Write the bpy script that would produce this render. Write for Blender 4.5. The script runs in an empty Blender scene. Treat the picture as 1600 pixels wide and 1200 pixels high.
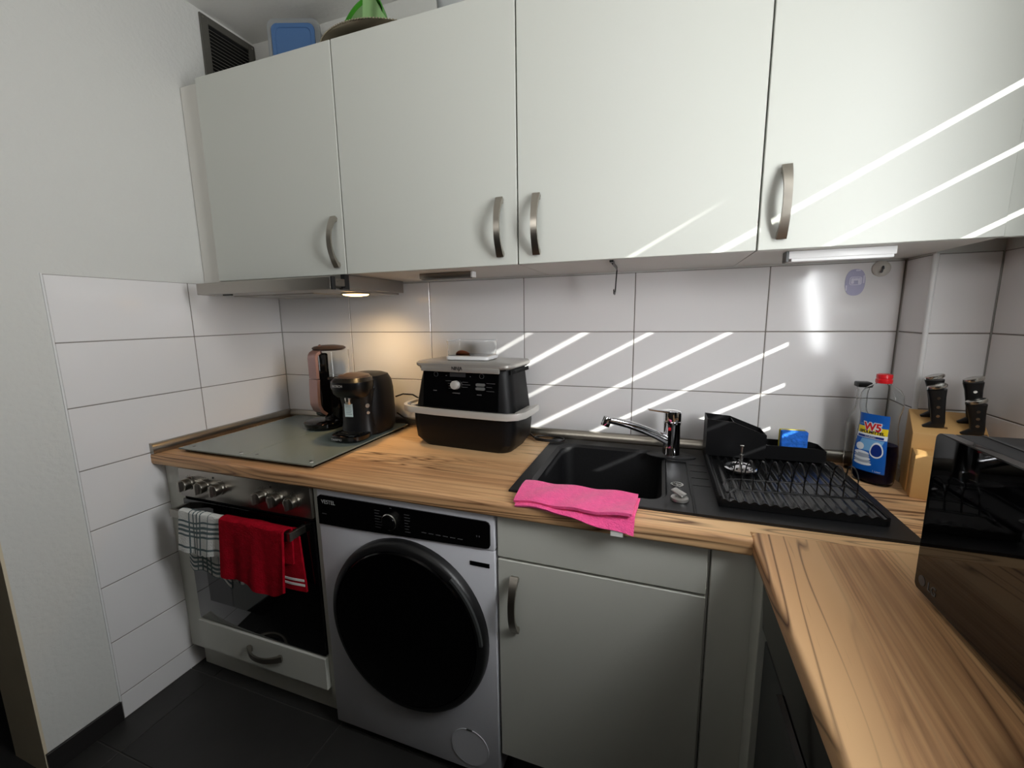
import bpy, bmesh, math, random
from mathutils import Vector, Matrix
random.seed(7)
S = bpy.context.scene
COL = S.collection
PI = math.pi

# ------------------------------------------------------------------ camera
cam_d = bpy.data.cameras.new('camera'); cam = bpy.data.objects.new('camera', cam_d); COL.objects.link(cam)
cam_d.sensor_width = 36; cam_d.lens = 657.42 / 1600 * 36; cam_d.clip_start = .02
_yaw, _pit, _rol = -.34106, .160065, -.01461
_f = Vector((math.sin(_yaw) * math.cos(_pit), math.cos(_yaw) * math.cos(_pit), -math.sin(_pit)))
_r = Vector((math.cos(_yaw), -math.sin(_yaw), 0)); _u = _r.cross(_f)
_r2 = _r * math.cos(_rol) + _u * math.sin(_rol); _u2 = -_r * math.sin(_rol) + _u * math.cos(_rol)
cam.matrix_world = Matrix(((_r2.x, _u2.x, -_f.x, 1.6905), (_r2.y, _u2.y, -_f.y, -1.5266), (_r2.z, _u2.z, -_f.z, 1.3701), (0, 0, 0, 1)))
S.camera = cam

# ------------------------------------------------------------------ world, sun, exposure
S.view_settings.view_transform = 'Standard'; S.view_settings.look = 'None'
S.view_settings.gamma = 1; S.view_settings.use_curve_mapping = False
S.view_settings.exposure = 0.0
S.cycles.max_bounces = 10; S.cycles.diffuse_bounces = 6; S.cycles.sample_clamp_indirect = 8
S.cycles.caustics_reflective = False; S.cycles.caustics_refractive = False
w = bpy.data.worlds.new('sky'); S.world = w; w.use_nodes = True
w.node_tree.nodes['Background'].inputs[0].default_value = (.72, .85, 1, 1)
w.node_tree.nodes['Background'].inputs[1].default_value = 1.5
sun_d = bpy.data.lights.new('sun', 'SUN'); sun = bpy.data.objects.new('sun', sun_d); COL.objects.link(sun)
sun_d.energy = 12.0; sun_d.angle = math.radians(.53); sun_d.color = (1, .97, .92)
SUN_DIR = Vector((-1.05, 1, -.578))
sun.rotation_euler = SUN_DIR.to_track_quat('-Z', 'Y').to_euler(); sun.location = (6, -4, 5)
# daylight glow of the blind on the kitchen window: one strip of soft sky light per stretch of fabric, falling inwards and down
WIN_TILT, WIN_TURN, WIN_SPREAD = 10, 7, 164
WIN_Y, WIN_W = -1.05, 1.1
for _z, _e in ((1.20, 7.0), (1.52, 6.8), (1.84, 6.2), (2.16, 5.6)):
    wd = bpy.data.lights.new('window_daylight', 'AREA'); wo = bpy.data.objects.new('window_daylight', wd); COL.objects.link(wo)
    wd.shape = 'RECTANGLE'; wd.size = WIN_W; wd.size_y = .27; wd.energy = _e; wd.color = (.97, .99, 1); wd.spread = math.radians(WIN_SPREAD)
    _d = Vector((-math.cos(math.radians(WIN_TURN)), math.sin(math.radians(WIN_TURN)), -math.tan(math.radians(WIN_TILT))))
    wo.location = (2.450, WIN_Y, _z); wo.rotation_euler = _d.to_track_quat('-Z', 'Z').to_euler()
# added fill lamp low in front of the blind, lifts the right-hand corner
CORNER_FILL_E = 9
wd = bpy.data.lights.new('corner_fill', 'AREA'); wo = bpy.data.objects.new('corner_fill', wd); COL.objects.link(wo)
wd.shape = 'RECTANGLE'; wd.size = 1.0; wd.size_y = .10; wd.energy = CORNER_FILL_E; wd.color = (.97, .99, 1)
wo.location = (2.43, -.90, 1.10); wo.rotation_euler = Vector((-1, .12, -.15)).to_track_quat('-Z', 'Z').to_euler()
# added fill lamp behind the camera, aimed up at wall cabinets and ceiling
ld = bpy.data.lights.new('rear_fill', 'AREA'); lo = bpy.data.objects.new('rear_fill', ld); COL.objects.link(lo)
REAR_FILL_E = 6
ld.shape = 'RECTANGLE'; ld.size = 1.4; ld.size_y = .5; ld.energy = REAR_FILL_E; ld.color = (1, .98, .95); ld.spread = math.radians(110)
lo.location = (1.3, -2.55, 2.0); lo.rotation_euler = (math.radians(105), 0, 0)

# ------------------------------------------------------------------ materials
M = {}
def lin(c):
    return tuple(((x / 255 + .055) / 1.055) ** 2.4 if x > 10 else x / 255 / 12.92 for x in c)
def mat(name, rgb, rough=.5, metal=0, spec=.5, trans=0, ior=1.45, coat=0, bump=None, alpha=1, emit=None, var=None, aniso=0, sheen=0):
    m = bpy.data.materials.new(name); m.use_nodes = True; nt = m.node_tree; N = nt.nodes; L = nt.links
    p = N['Principled BSDF']; c = lin(rgb) + (1,)
    p.inputs['Base Color'].default_value = c; p.inputs['Roughness'].default_value = rough
    p.inputs['Metallic'].default_value = metal; p.inputs['Specular IOR Level'].default_value = spec
    p.inputs['Transmission Weight'].default_value = trans; p.inputs['IOR'].default_value = ior
    p.inputs['Coat Weight'].default_value = coat; p.inputs['Coat Roughness'].default_value = .05
    p.inputs['Alpha'].default_value = alpha
    if sheen: p.inputs['Sheen Weight'].default_value = sheen
    if aniso: p.inputs['Anisotropic'].default_value = aniso
    if emit: p.inputs['Emission Color'].default_value = lin(emit[0]) + (1,); p.inputs['Emission Strength'].default_value = emit[1]
    if bump or var:
        tc = N.new('ShaderNodeTexCoord')
    if bump:
        sc, st, stretch = bump
        mp = N.new('ShaderNodeMapping'); mp.inputs['Scale'].default_value = stretch; L.new(tc.outputs['Object'], mp.inputs['Vector'])
        no = N.new('ShaderNodeTexNoise'); no.inputs['Scale'].default_value = sc; no.inputs['Detail'].default_value = 4
        L.new(mp.outputs[0], no.inputs['Vector'])
        b = N.new('ShaderNodeBump'); b.inputs['Strength'].default_value = st; b.inputs['Distance'].default_value = .004
        L.new(no.outputs['Fac'], b.inputs['Height']); L.new(b.outputs[0], p.inputs['Normal'])
    if var:
        sc, amt = var
        no = N.new('ShaderNodeTexNoise'); no.inputs['Scale'].default_value = sc; no.inputs['Detail'].default_value = 5
        L.new(tc.outputs['Object'], no.inputs['Vector'])
        mr = N.new('ShaderNodeMapRange'); mr.inputs['From Min'].default_value = .3; mr.inputs['From Max'].default_value = .7
        mr.inputs['To Min'].default_value = 1 - amt; mr.inputs['To Max'].default_value = 1 + amt
        L.new(no.outputs['Fac'], mr.inputs['Value'])
        mx = N.new('ShaderNodeMix'); mx.data_type = 'RGBA'; mx.blend_type = 'MULTIPLY'; mx.inputs['Factor'].default_value = 1
        mx.inputs[6].default_value = c; L.new(mr.outputs[0], mx.inputs[7]); L.new(mx.outputs[2], p.inputs['Base Color'])
    M[name] = m
    return m

mat('plaster', (212, 212, 208), .9, bump=(70, .55, (1, 1, 1)), spec=.2)
mat('bounce_cut_dark', (60, 56, 52), .9)  # unseen rear and hall walls, coloured dark to cut bounced light
mat('ceiling_paint', (232, 231, 227), .9, bump=(70, .25, (1, 1, 1)), spec=.2)
mat('tile_glaze', (230, 228, 228), .13, spec=.5, bump=(6, .03, (1, 1, 1)))
mat('grout', (128, 122, 116), .9)
mat('cream_paint', (214, 202, 176), .7, bump=(40, .2, (1, 1, 1)))
mat('floor_slate', (44, 43, 42), .42, var=(5, .18), bump=(30, .1, (1, 1, 1)))
mat('floor_grout', (76, 73, 70), .9)
mat('slate_trim', (34, 32, 32), .4)
mat('navy_door', (40, 42, 52), .5)
mat('cab_white', (197, 199, 192), .38, spec=.4)
mat('cab_body', (214, 212, 206), .5)
mat('base_white', (204, 204, 195), .42, spec=.35)
mat('steel', (168, 163, 156), .32, 1, bump=(60, .05, (1, 1, 30)))
mat('steel_bar', (150, 146, 138), .3, 1)
mat('nickel', (176, 170, 160), .3, 1, bump=(80, .04, (30, 30, 1)))
mat('chrome', (215, 215, 218), .06, 1)
mat('chrome_brushed', (205, 204, 200), .2, 1)
mat('alu_trim', (164, 158, 148), .3, 1)
mat('alu_light', (176, 174, 170), .3, .8)
mat('black_gloss', (6, 6, 7), .06, spec=.5)
mat('black_glass', (4, 4, 5), .03, spec=.55)
mat('wm_glass', (3, 3, 4), .12, spec=.35)
mat('black_plastic', (17, 17, 18), .38)
mat('head_black', (10, 10, 11), .28)
mat('black_satin', (10, 10, 12), .45, spec=.25, bump=(300, .05, (1, 1, 1)))
mat('tray_black', (15, 15, 16), .24)
mat('black_wire', (14, 14, 15), .3)
mat('sink_granite', (19, 19, 21), .45, var=(180, .35))
mat('grey_plastic', (96, 98, 98), .5)
mat('dark_grey', (58, 60, 60), .5)
mat('display', (52, 52, 54), .25)
mat('print_grey', (150, 150, 150), .6)
mat('print_dim', (84, 84, 86), .6)
mat('silver_plastic', (206, 203, 198), .3, .35)
mat('fryer_lid', (176, 173, 168), .36, .55)
mat('white_plastic', (226, 226, 226), .35)
mat('wm_white', (206, 206, 212), .3, coat=.2)
mat('rose', (168, 134, 130), .32, .6)
mat('brown_lid', (62, 50, 44), .35)
mat('clear', (252, 253, 253), .03, trans=1, ior=1.3)
mat('clear_bottle', (250, 252, 252), .04, trans=1, ior=1.2)
mat('clear_frost', (222, 226, 228), .3, trans=.75, ior=1.15)
mat('rim_clear', (236, 238, 240), .2, trans=.4, ior=1.2)
mat('orange', (206, 104, 48), .5)
mat('blue_soap', (30, 26, 128), .4, spec=.2)
mat('label_blue', (20, 96, 190), .35)
mat('label_dark', (16, 48, 130), .35)
mat('label_light', (120, 178, 226), .35)
mat('label_white', (232, 238, 244), .35)
mat('label_grey', (170, 180, 196), .35)
mat('label_yellow', (242, 214, 40), .35)
mat('label_red', (206, 40, 44), .35)
mat('label_black', (24, 24, 26), .4)
mat('red_cap', (212, 26, 36), .3, coat=.3)
mat('sponge_blue', (36, 110, 214), .85, bump=(120, 1, (1, 1, 1)), var=(60, .3))
mat('sponge_yellow', (190, 176, 60), .95, bump=(160, .8, (1, 1, 1)))
mat('block_wood', (212, 168, 108), .5, bump=(20, .08, (8, 8, 1)), var=(6, .07))
mat('block_dark', (120, 84, 46), .7)
mat('knife_black', (22, 22, 23), .35)
mat('red_cloth', (158, 9, 30), .95, spec=.1, bump=(220, .5, (1, 1, 1)), var=(50, .22))
mat('towel_white', (222, 222, 220), .95, bump=(200, .8, (1, 1, 1)))
mat('tag_white', (228, 226, 222), .7)
mat('pink_cloth', (242, 84, 148), .9, bump=(260, .7, (1, 1, 1)), var=(70, .08), sheen=.2)
mat('cover_glass', (112, 121, 115), .2, spec=.55)
mat('cover_edge', (70, 78, 72), .2)
mat('rubber', (20, 20, 20), .8)
mat('clear_foot', (190, 196, 192), .2)
mat('vent_grey', (92, 90, 84), .5, .2)
mat('vent_slat', (112, 109, 102), .5, .2)
mat('void', (6, 6, 6), .9)
mat('lid_blue', (74, 110, 158), .45)
mat('green_plastic', (72, 156, 46), .35)
mat('green_pale', (150, 190, 130), .3, trans=.35, ior=1.2)
mat('tray_silver', (170, 160, 140), .28, 1)
mat('bowl_white', (222, 208, 200), .4)
mat('sticker_lilac', (172, 170, 202), .4)
mat('sticker_pale', (216, 214, 232), .4)
mat('suction_white', (206, 202, 194), .4)
mat('qr_label', (196, 214, 214), .5)
mat('lamp_lens', (255, 226, 170), .4, emit=((255, 205, 130), 9))
mat('led_cover', (236, 236, 236), .3)
mat('red_dot', (190, 30, 40), .4)
mat('window_white', (232, 232, 230), .4)

OFFY = (9.1, 2.4, 0)
def wood(name, along):
    m = bpy.data.materials.new(name); m.use_nodes = True; nt = m.node_tree; N = nt.nodes; L = nt.links
    p = N['Principled BSDF']; p.inputs['Roughness'].default_value = .42; p.inputs['Specular IOR Level'].default_value = .4
    tc = N.new('ShaderNodeTexCoord')
    # rotate so that local X of the texture runs along the grain
    mp0 = N.new('ShaderNodeMapping'); L.new(tc.outputs['Object'], mp0.inputs['Vector'])
    if along == 'y': mp0.inputs['Rotation'].default_value = (0, 0, math.radians(90 + 4))
    def nz(scale, stretch, detail=3, dist=0, rough=.5, off=(0, 0, 0)):
        mp = N.new('ShaderNodeMapping'); mp.inputs['Scale'].default_value = stretch; mp.inputs['Location'].default_value = off
        L.new(mp0.outputs[0], mp.inputs['Vector'])
        n = N.new('ShaderNodeTexNoise'); n.inputs['Scale'].default_value = scale; n.inputs['Detail'].default_value = detail
        n.inputs['Distortion'].default_value = dist; n.inputs['Roughness'].default_value = rough
        L.new(mp.outputs[0], n.inputs['Vector']); return n.outputs['Fac']
    def math_(op, a, b=None, c=None):
        n = N.new('ShaderNodeMath'); n.operation = op
        for i, v in enumerate((a, b, c)):
            if v is None: continue
            if isinstance(v, (int, float)): n.inputs[i].default_value = v
            else: L.new(v, n.inputs[i])
        return n.outputs[0]
    def ramp(fac, stops):
        r = N.new('ShaderNodeValToRGB'); e = r.color_ramp.elements
        while len(e) < len(stops): e.new(.5)
        for k, (pos, col) in enumerate(stops):
            e[k].position = pos; e[k].color = (col if len(col) == 4 else tuple(col) + (1,))
        L.new(fac, r.inputs['Fac']); return r.outputs['Color']
    def mix(fac, a, b, mode='MIX'):
        n = N.new('ShaderNodeMix'); n.data_type = 'RGBA'; n.blend_type = mode
        for i, v in ((0, fac), (6, a), (7, b)):
            if isinstance(v, (int, float)): n.inputs[i].default_value = v
            elif isinstance(v, tuple): n.inputs[i].default_value = v + (1,) if len(v) == 3 else v
            else: L.new(v, n.inputs[i])
        return n.outputs[2]
    ac, al = (8.5, .55) if along == 'x' else (5.2, .42)        # figure across / along the grain
    broad = nz(1, (.7, 6, 6), 2)
    base = ramp(broad, [(.25, lin((206, 160, 114))), (.5, lin((226, 184, 136))), (.75, lin((234, 198, 152)))])
    fine = nz(1, (2.2, 95, 95), 4)
    fib = ramp(fine, [(.34, lin((164, 118, 80))), (.5, lin((196, 148, 104))), (.68, lin((218, 174, 128)))])
    zone = nz(1, (al, ac, ac), 3, .15, .42, (3, 1, 0) if along == 'x' else OFFY)
    zm = ramp(zone, [(.50, (0, 0, 0)), (.535, (.75, .75, .75)), (.62, (1, 1, 1))])
    col = mix(math_('MULTIPLY', zm, .85), base, fib)
    # dark growth lines along the edges of the figured zones
    def contour(c_, wd_, st_):
        d = math_('ABSOLUTE', math_('SUBTRACT', zone, c_))
        return math_('MULTIPLY', ramp(d, [(0, (1, 1, 1)), (wd_, (.45, .45, .45)), (wd_ * 2.4, (0, 0, 0))]), st_)
    wob = ramp(nz(1, (1.1, ac * 1.3, ac * 1.3), 2, 0, .5, (5, 4, 0)), [(.38, (.2, .2, .2)), (.50, (1, 1, 1))])
    for c_, wd_, st_ in ((.505, .0085, 1.0), (.548, .0050, .9), (.572, .0065, 1.0), (.600, .0045, .85), (.635, .0080, 1.0), (.675, .0060, .9), (.44, .0035, .8), (.40, .0028, .7), (.36, .0025, .6)):
        col = mix(math_('MULTIPLY', contour(c_, wd_ * (.75 if along == 'x' else .5), st_), wob), col, lin((88, 54, 30)))
    pores = ramp(nz(1, (3.5, 130, 130), 2, 0, .5, (2, 8, 0)), [(.66, (0, 0, 0)), (.72, (1, 1, 1))])
    col = mix(math_('MULTIPLY', pores, .35), col, lin((120, 78, 46)))
    L.new(col, p.inputs['Base Color'])
    b = N.new('ShaderNodeBump'); b.inputs['Strength'].default_value = .06; b.inputs['Distance'].default_value = .002
    L.new(fine, b.inputs['Height']); L.new(b.outputs[0], p.inputs['Normal'])
    M[name] = m
wood('wood_x', 'x'); wood('wood_y', 'y')

def stripes(name, base, line, pu, stops_u, pv, stops_v, rough=.95):
    """woven check: constant-colour stripes from the sheet's own UVs (metres)"""
    m = bpy.data.materials.new(name); m.use_nodes = True; nt = m.node_tree; N = nt.nodes; L = nt.links
    p = N['Principled BSDF']; p.inputs['Roughness'].default_value = rough; p.inputs['Specular IOR Level'].default_value = .1
    uv = N.new('ShaderNodeUVMap'); sp = N.new('ShaderNodeSeparateXYZ'); L.new(uv.outputs[0], sp.inputs[0])
    cur = None
    for ax, per, stops in (('X', pu, stops_u), ('Y', pv, stops_v)):
        d = N.new('ShaderNodeMath'); d.operation = 'DIVIDE'; d.inputs[1].default_value = per; L.new(sp.outputs[ax], d.inputs[0])
        f = N.new('ShaderNodeMath'); f.operation = 'FRACT'; L.new(d.outputs[0], f.inputs[0])
        r = N.new('ShaderNodeValToRGB'); r.color_ramp.interpolation = 'CONSTANT'; e = r.color_ramp.elements
        e[0].position = 0; e[0].color = lin(base) + (1,)
        e[1].position = 1; e[1].color = lin(base) + (1,)
        for a, b in stops:
            x = e.new(a); x.color = lin(line) + (1,)
            x = e.new(b); x.color = lin(base) + (1,)
        L.new(f.outputs[0], r.inputs['Fac'])
        if cur is None: cur = r.outputs['Color']
        else:
            mx = N.new('ShaderNodeMix'); mx.data_type = 'RGBA'; mx.blend_type = 'DARKEN'; mx.inputs[0].default_value = 1
            L.new(cur, mx.inputs[6]); L.new(r.outputs['Color'], mx.inputs[7]); cur = mx.outputs[2]
    L.new(cur, p.inputs['Base Color'])
    tc = N.new('ShaderNodeTexCoord'); no = N.new('ShaderNodeTexNoise'); no.inputs['Scale'].default_value = 260
    L.new(tc.outputs['Object'], no.inputs['Vector']); b = N.new('ShaderNodeBump'); b.inputs['Strength'].default_value = .8; b.inputs['Distance'].default_value = .003
    L.new(no.outputs['Fac'], b.inputs['Height']); L.new(b.outputs[0], p.inputs['Normal'])
    M[name] = m
stripes('check_cloth', (224, 224, 220), (104, 118, 120), .16, [(.30, .335), (.42, .455), (.52, .555), (.62, .66), (.86, .88)], .15, [(.12, .17), (.42, .47), (.53, .59), (.64, .70), (.77, .82)])
stripes('red_striped', (150, 12, 32), (150, 12, 32), 1, [], 1, [])

# blind fabric: thin weave that lets daylight glow through
def translucent():
    m = bpy.data.materials.new('blind_fabric'); m.use_nodes = True; nt = m.node_tree; N = nt.nodes; L = nt.links
    N.remove(N['Principled BSDF']); out = N['Material Output']
    a = N.new('ShaderNodeBsdfTranslucent'); a.inputs[0].default_value = (.24, .24, .23, 1)
    d = N.new('ShaderNodeBsdfDiffuse'); d.inputs[0].default_value = (.75, .75, .73, 1)
    x = N.new('ShaderNodeMixShader'); x.inputs[0].default_value = .55
    L.new(a.outputs[0], x.inputs[1]); L.new(d.outputs[0], x.inputs[2]); L.new(x.outputs[0], out.inputs['Surface']); M['blind_fabric'] = m
    m = bpy.data.materials.new('window_pane'); m.use_nodes = True; nt = m.node_tree; N = nt.nodes; L = nt.links
    N.remove(N['Principled BSDF']); out = N['Material Output']
    a = N.new('ShaderNodeBsdfTransparent'); a.inputs[0].default_value = (.94, .96, .95, 1)
    d = N.new('ShaderNodeBsdfGlossy'); d.inputs['Roughness'].default_value = .02
    x = N.new('ShaderNodeMixShader'); x.inputs[0].default_value = .06
    L.new(a.outputs[0], x.inputs[1]); L.new(d.outputs[0], x.inputs[2]); L.new(x.outputs[0], out.inputs['Surface']); M['window_pane'] = m
translucent()

# ------------------------------------------------------------------ mesh helpers
ORI = {}
class B:
    def __init__(s): s.bm = bmesh.new(); s.uv = None
    def _merge(s, t):
        me = bpy.data.meshes.new('t'); t.to_mesh(me); t.free(); s.bm.from_mesh(me); bpy.data.meshes.remove(me); return s
    def box(s, x0, x1, y0, y1, z0, z1, bev=0, seg=2, mtx=None):
        t = bmesh.new(); bmesh.ops.create_cube(t, size=1)
        for v in t.verts: v.co = Vector(((x0 + x1) / 2 + v.co.x * (x1 - x0), (y0 + y1) / 2 + v.co.y * (y1 - y0), (z0 + z1) / 2 + v.co.z * (z1 - z0)))
        if bev: bmesh.ops.bevel(t, geom=t.edges[:], offset=bev, segments=seg, profile=.5, affect='EDGES', clamp_overlap=True)
        if mtx: bmesh.ops.transform(t, matrix=mtx, verts=t.verts)
        return s._merge(t)
    def prism(s, pts, axis, a0, a1, bev=0, seg=2, vert_only=False):
        """polygon extruded along axis; pts are the two other coordinates in xyz order"""
        def P(p, a): return {'x': (a, p[0], p[1]), 'y': (p[0], a, p[1]), 'z': (p[0], p[1], a)}[axis]
        t = bmesh.new(); lo = [t.verts.new(P(p, a0)) for p in pts]; hi = [t.verts.new(P(p, a1)) for p in pts]
        n = len(pts); t.faces.new(lo); t.faces.new(hi[::-1])
        for i in range(n): t.faces.new((lo[i], hi[i], hi[(i + 1) % n], lo[(i + 1) % n]))
        bmesh.ops.recalc_face_normals(t, faces=t.faces)
        if bev:
            ed = [e for e in t.edges if e.verts[0] in lo and e.verts[1] in hi or e.verts[0] in hi and e.verts[1] in lo] if vert_only else t.edges[:]
            bmesh.ops.bevel(t, geom=ed, offset=bev, segments=seg, profile=.5, affect='EDGES', clamp_overlap=True)
        return s._merge(t)
    def cyl(s, c, axis, r, h, seg=32, r2=None, bev=0):
        t = bmesh.new(); bmesh.ops.create_cone(t, cap_ends=True, segments=seg, radius1=r, radius2=r if r2 is None else r2, depth=h)
        if bev:
            ed = [e for e in t.edges if len(e.link_faces) == 2 and max(len(f.verts) for f in e.link_faces) > 4]
            bmesh.ops.bevel(t, geom=ed, offset=bev, segments=2, profile=.5, affect='EDGES', clamp_overlap=True)
        R = {'z': Matrix(), 'x': Matrix.Rotation(PI / 2, 4, 'Y'), 'y': Matrix.Rotation(PI / 2, 4, 'X')}.get(axis) if isinstance(axis, str) else Vector((0, 0, 1)).rotation_difference(Vector(axis)).to_matrix().to_4x4()
        bmesh.ops.transform(t, matrix=Matrix.Translation(c) @ R, verts=t.verts)
        return s._merge(t)
    def lathe(s, prof, c=(0, 0, 0), seg=40, sx=1, sy=1, p=2.0, mtx=None, cap=(True, True)):
        t = bmesh.new(); rings = []
        for r, z in prof:
            ring = []
            for i in range(seg):
                a = 2 * PI * i / seg; ca, sa = math.cos(a), math.sin(a)
                q = (abs(ca) ** p + abs(sa) ** p) ** (-1 / p)
                ring.append(t.verts.new((r * q * ca * sx, r * q * sa * sy, z)))
            rings.append(ring)
        for a, b in zip(rings, rings[1:]):
            for i in range(seg): t.faces.new((a[i], a[(i + 1) % seg], b[(i + 1) % seg], b[i]))
        if cap[0]: t.faces.new(rings[0][::-1])
        if cap[1]: t.faces.new(rings[-1])
        mm = Matrix.Translation(c) @ (mtx or Matrix())
        bmesh.ops.transform(t, matrix=mm, verts=t.verts)
        bmesh.ops.recalc_face_normals(t, faces=t.faces)
        return s._merge(t)
    def loops(s, rings, cap=(True, True), closed=False):
        t = bmesh.new(); R = [[t.verts.new(p) for p in ring] for ring in rings]; n = len(R[0])
        prs = list(zip(R, R[1:])) + ([(R[-1], R[0])] if closed else [])
        for a, b in prs:
            for i in range(n): t.faces.new((a[i], a[(i + 1) % n], b[(i + 1) % n], b[i]))
        if not closed:
            if cap[0]: t.faces.new(R[0][::-1])
            if cap[1]: t.faces.new(R[-1])
        bmesh.ops.recalc_face_normals(t, faces=t.faces)
        return s._merge(t)
    def sweep(s, path, sect, up=(0, 0, 1), closed=False, scale=None):
        """section (list of 2-D points: side, up) swept along a path"""
        P = [Vector(p) for p in path]; n = len(P); rings = []; up = Vector(up)
        for i in range(n):
            a = P[(i - 1) % n] if (closed or i) else P[0]; b = P[(i + 1) % n] if (closed or i < n - 1) else P[-1]
            d = (b - a).normalized(); u = up
            if abs(d.dot(u)) > .98: u = Vector((0, 1, 0)) if abs(d.y) < .9 else Vector((1, 0, 0))
            sd = d.cross(u).normalized(); uu = sd.cross(d).normalized(); k = scale(i / (n - 1)) if scale else (1, 1)
            rings.append([P[i] + sd * (q[0] * k[0]) + uu * (q[1] * k[1]) for q in sect])
        return s.loops(rings, closed=closed)
    def tube(s, path, r, seg=10, closed=False, up=(0, 0, 1)):
        return s.sweep(path, [(r * math.cos(2 * PI * i / seg), r * math.sin(2 * PI * i / seg)) for i in range(seg)], up, closed)
    def sheet(s, f, nu, nv, th=.003, su=1, sv=1):
        """thick grid sheet; f(u,v)->point, u,v in 0..1; UVs in metres (su, sv)"""
        t = bmesh.new(); uvl = t.loops.layers.uv.new('UVMap')
        P = [[Vector(f(i / nu, j / nv)) for j in range(nv + 1)] for i in range(nu + 1)]
        def nrm(i, j):
            a = P[min(i + 1, nu)][j] - P[max(i - 1, 0)][j]; b = P[i][min(j + 1, nv)] - P[i][max(j - 1, 0)]
            c = a.cross(b); return c.normalized() if c.length > 1e-12 else Vector((0, 0, 1))
        A = [[t.verts.new(P[i][j] + nrm(i, j) * th / 2) for j in range(nv + 1)] for i in range(nu + 1)]
        C = [[t.verts.new(P[i][j] - nrm(i, j) * th / 2) for j in range(nv + 1)] for i in range(nu + 1)]
        def face(vs, uvs):
            fc = t.faces.new(vs)
            for l, q in zip(fc.loops, uvs): l[uvl].uv = (q[0] / nu * su, q[1] / nv * sv)
        for i in range(nu):
            for j in range(nv):
                q = [(i, j), (i + 1, j), (i + 1, j + 1), (i, j + 1)]
                face([A[a][b] for a, b in q], q); face([C[a][b] for a, b in q[::-1]], q[::-1])
        for i in range(nu):
            for j in (0, nv):
                q = [(i, j), (i + 1, j)]; face([A[i][j], A[i + 1][j], C[i + 1][j], C[i][j]] if j else [C[i][j], C[i + 1][j], A[i + 1][j], A[i][j]], [q[0], q[1], q[1], q[0]])
        for j in range(nv):
            for i in (0, nu):
                q = [(i, j), (i, j + 1)]; face([C[i][j], C[i][j + 1], A[i][j + 1], A[i][j]] if i else [A[i][j], A[i][j + 1], C[i][j + 1], C[i][j]], [q[0], q[1], q[1], q[0]])
        return s._merge(t)
    def xf(s, m): bmesh.ops.transform(s.bm, matrix=m, verts=s.bm.verts); return s

def link_mesh(name, me, m, parent=None):
    o = bpy.data.objects.new(name, me); COL.objects.link(o)
    if m and not me.materials: me.materials.append(M[m])
    if parent: o.parent = parent; ORI[o.name] = ORI.get(parent.name, Vector())
    return o
def done(name, b, m, parent=None, ang=35, label=None, local=False):
    me = bpy.data.meshes.new(name); b.bm.to_mesh(me); b.bm.free()
    if parent and not local:
        o_ = ORI.get(parent.name)
        if o_: me.transform(Matrix.Translation(-o_))
    for p in me.polygons: p.use_smooth = True
    me.set_sharp_from_angle(angle=math.radians(ang))
    o = link_mesh(name, me, m, parent)
    if label: o['label'] = label
    return o
def thing(name, label, cat, loc=(0, 0, 0), rotz=0, group=None, local=False):
    """Empty at the base of a thing. Parts are given in world coordinates unless local."""
    o = bpy.data.objects.new(name, None); COL.objects.link(o); o.empty_display_size = .05
    o.location = loc; o.rotation_euler = (0, 0, rotz); o['label'] = label; o['category'] = cat
    if group: o['group'] = group
    ORI[o.name] = Vector() if local else Vector(loc)
    return o
def single(name, b, m, label, cat, group=None, ang=35, base=None):
    """a thing that is one mesh; its origin goes to the centre of its base"""
    o = done(name, b, m, None, ang); me = o.data
    xs = [v.co for v in me.vertices]
    lo = Vector((min(v.x for v in xs), min(v.y for v in xs), min(v.z for v in xs))); hi = Vector((max(v.x for v in xs), max(v.y for v in xs), max(v.z for v in xs)))
    c = Vector(((lo.x + hi.x) / 2, (lo.y + hi.y) / 2, lo.z)); me.transform(Matrix.Translation(-c)); o.location = c
    o['label'] = label; o['category'] = cat; ORI[o.name] = c
    if group: o['group'] = group
    return o
def struct(name, b, m, ang=35):
    o = done(name, b, m, None, ang); o['kind'] = 'structure'; return o

def text_mesh(txt, size, ext=.0004, align='CENTER', sx=1.0, bold=0):
    cu = bpy.data.curves.new('t', 'FONT'); cu.body = txt; cu.size = size; cu.extrude = ext; cu.align_x = align; cu.align_y = 'CENTER'; cu.offset = bold
    o = bpy.data.objects.new('t', cu); me = bpy.data.meshes.new_from_object(o)
    bpy.data.objects.remove(o); bpy.data.curves.remove(cu)
    for v in me.vertices: v.co.x *= sx
    return me
def text(name, txt, size, m, parent, at, xd, yd, align='CENTER', sx=1.0, local=False, ext=.0004):
    me = text_mesh(txt, size, ext, align, sx); me.name = name; me.materials.clear()
    x = Vector(xd).normalized(); y = Vector(yd).normalized(); z = x.cross(y)
    o_ = Vector() if local else ORI.get(parent.name, Vector()); a = Vector(at) - o_
    me.transform(Matrix(((x.x, y.x, z.x, a.x), (x.y, y.y, z.y, a.y), (x.z, y.z, z.z, a.z), (0, 0, 0, 1))))
    return link_mesh(name, me, m, parent)
def rrect(x0, x1, y0, y1, r, n=6):
    pts = []
    for cx, cy, a0 in ((x1 - r, y1 - r, 0), (x0 + r, y1 - r, PI / 2), (x0 + r, y0 + r, PI), (x1 - r, y0 + r, 1.5 * PI)):
        for i in range(n + 1):
            a = a0 + PI / 2 * i / n; pts.append((cx + r * math.cos(a), cy + r * math.sin(a)))
    return pts
RECT = lambda a, b: [(-a, -b), (a, -b), (a, b), (-a, b)]

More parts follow.
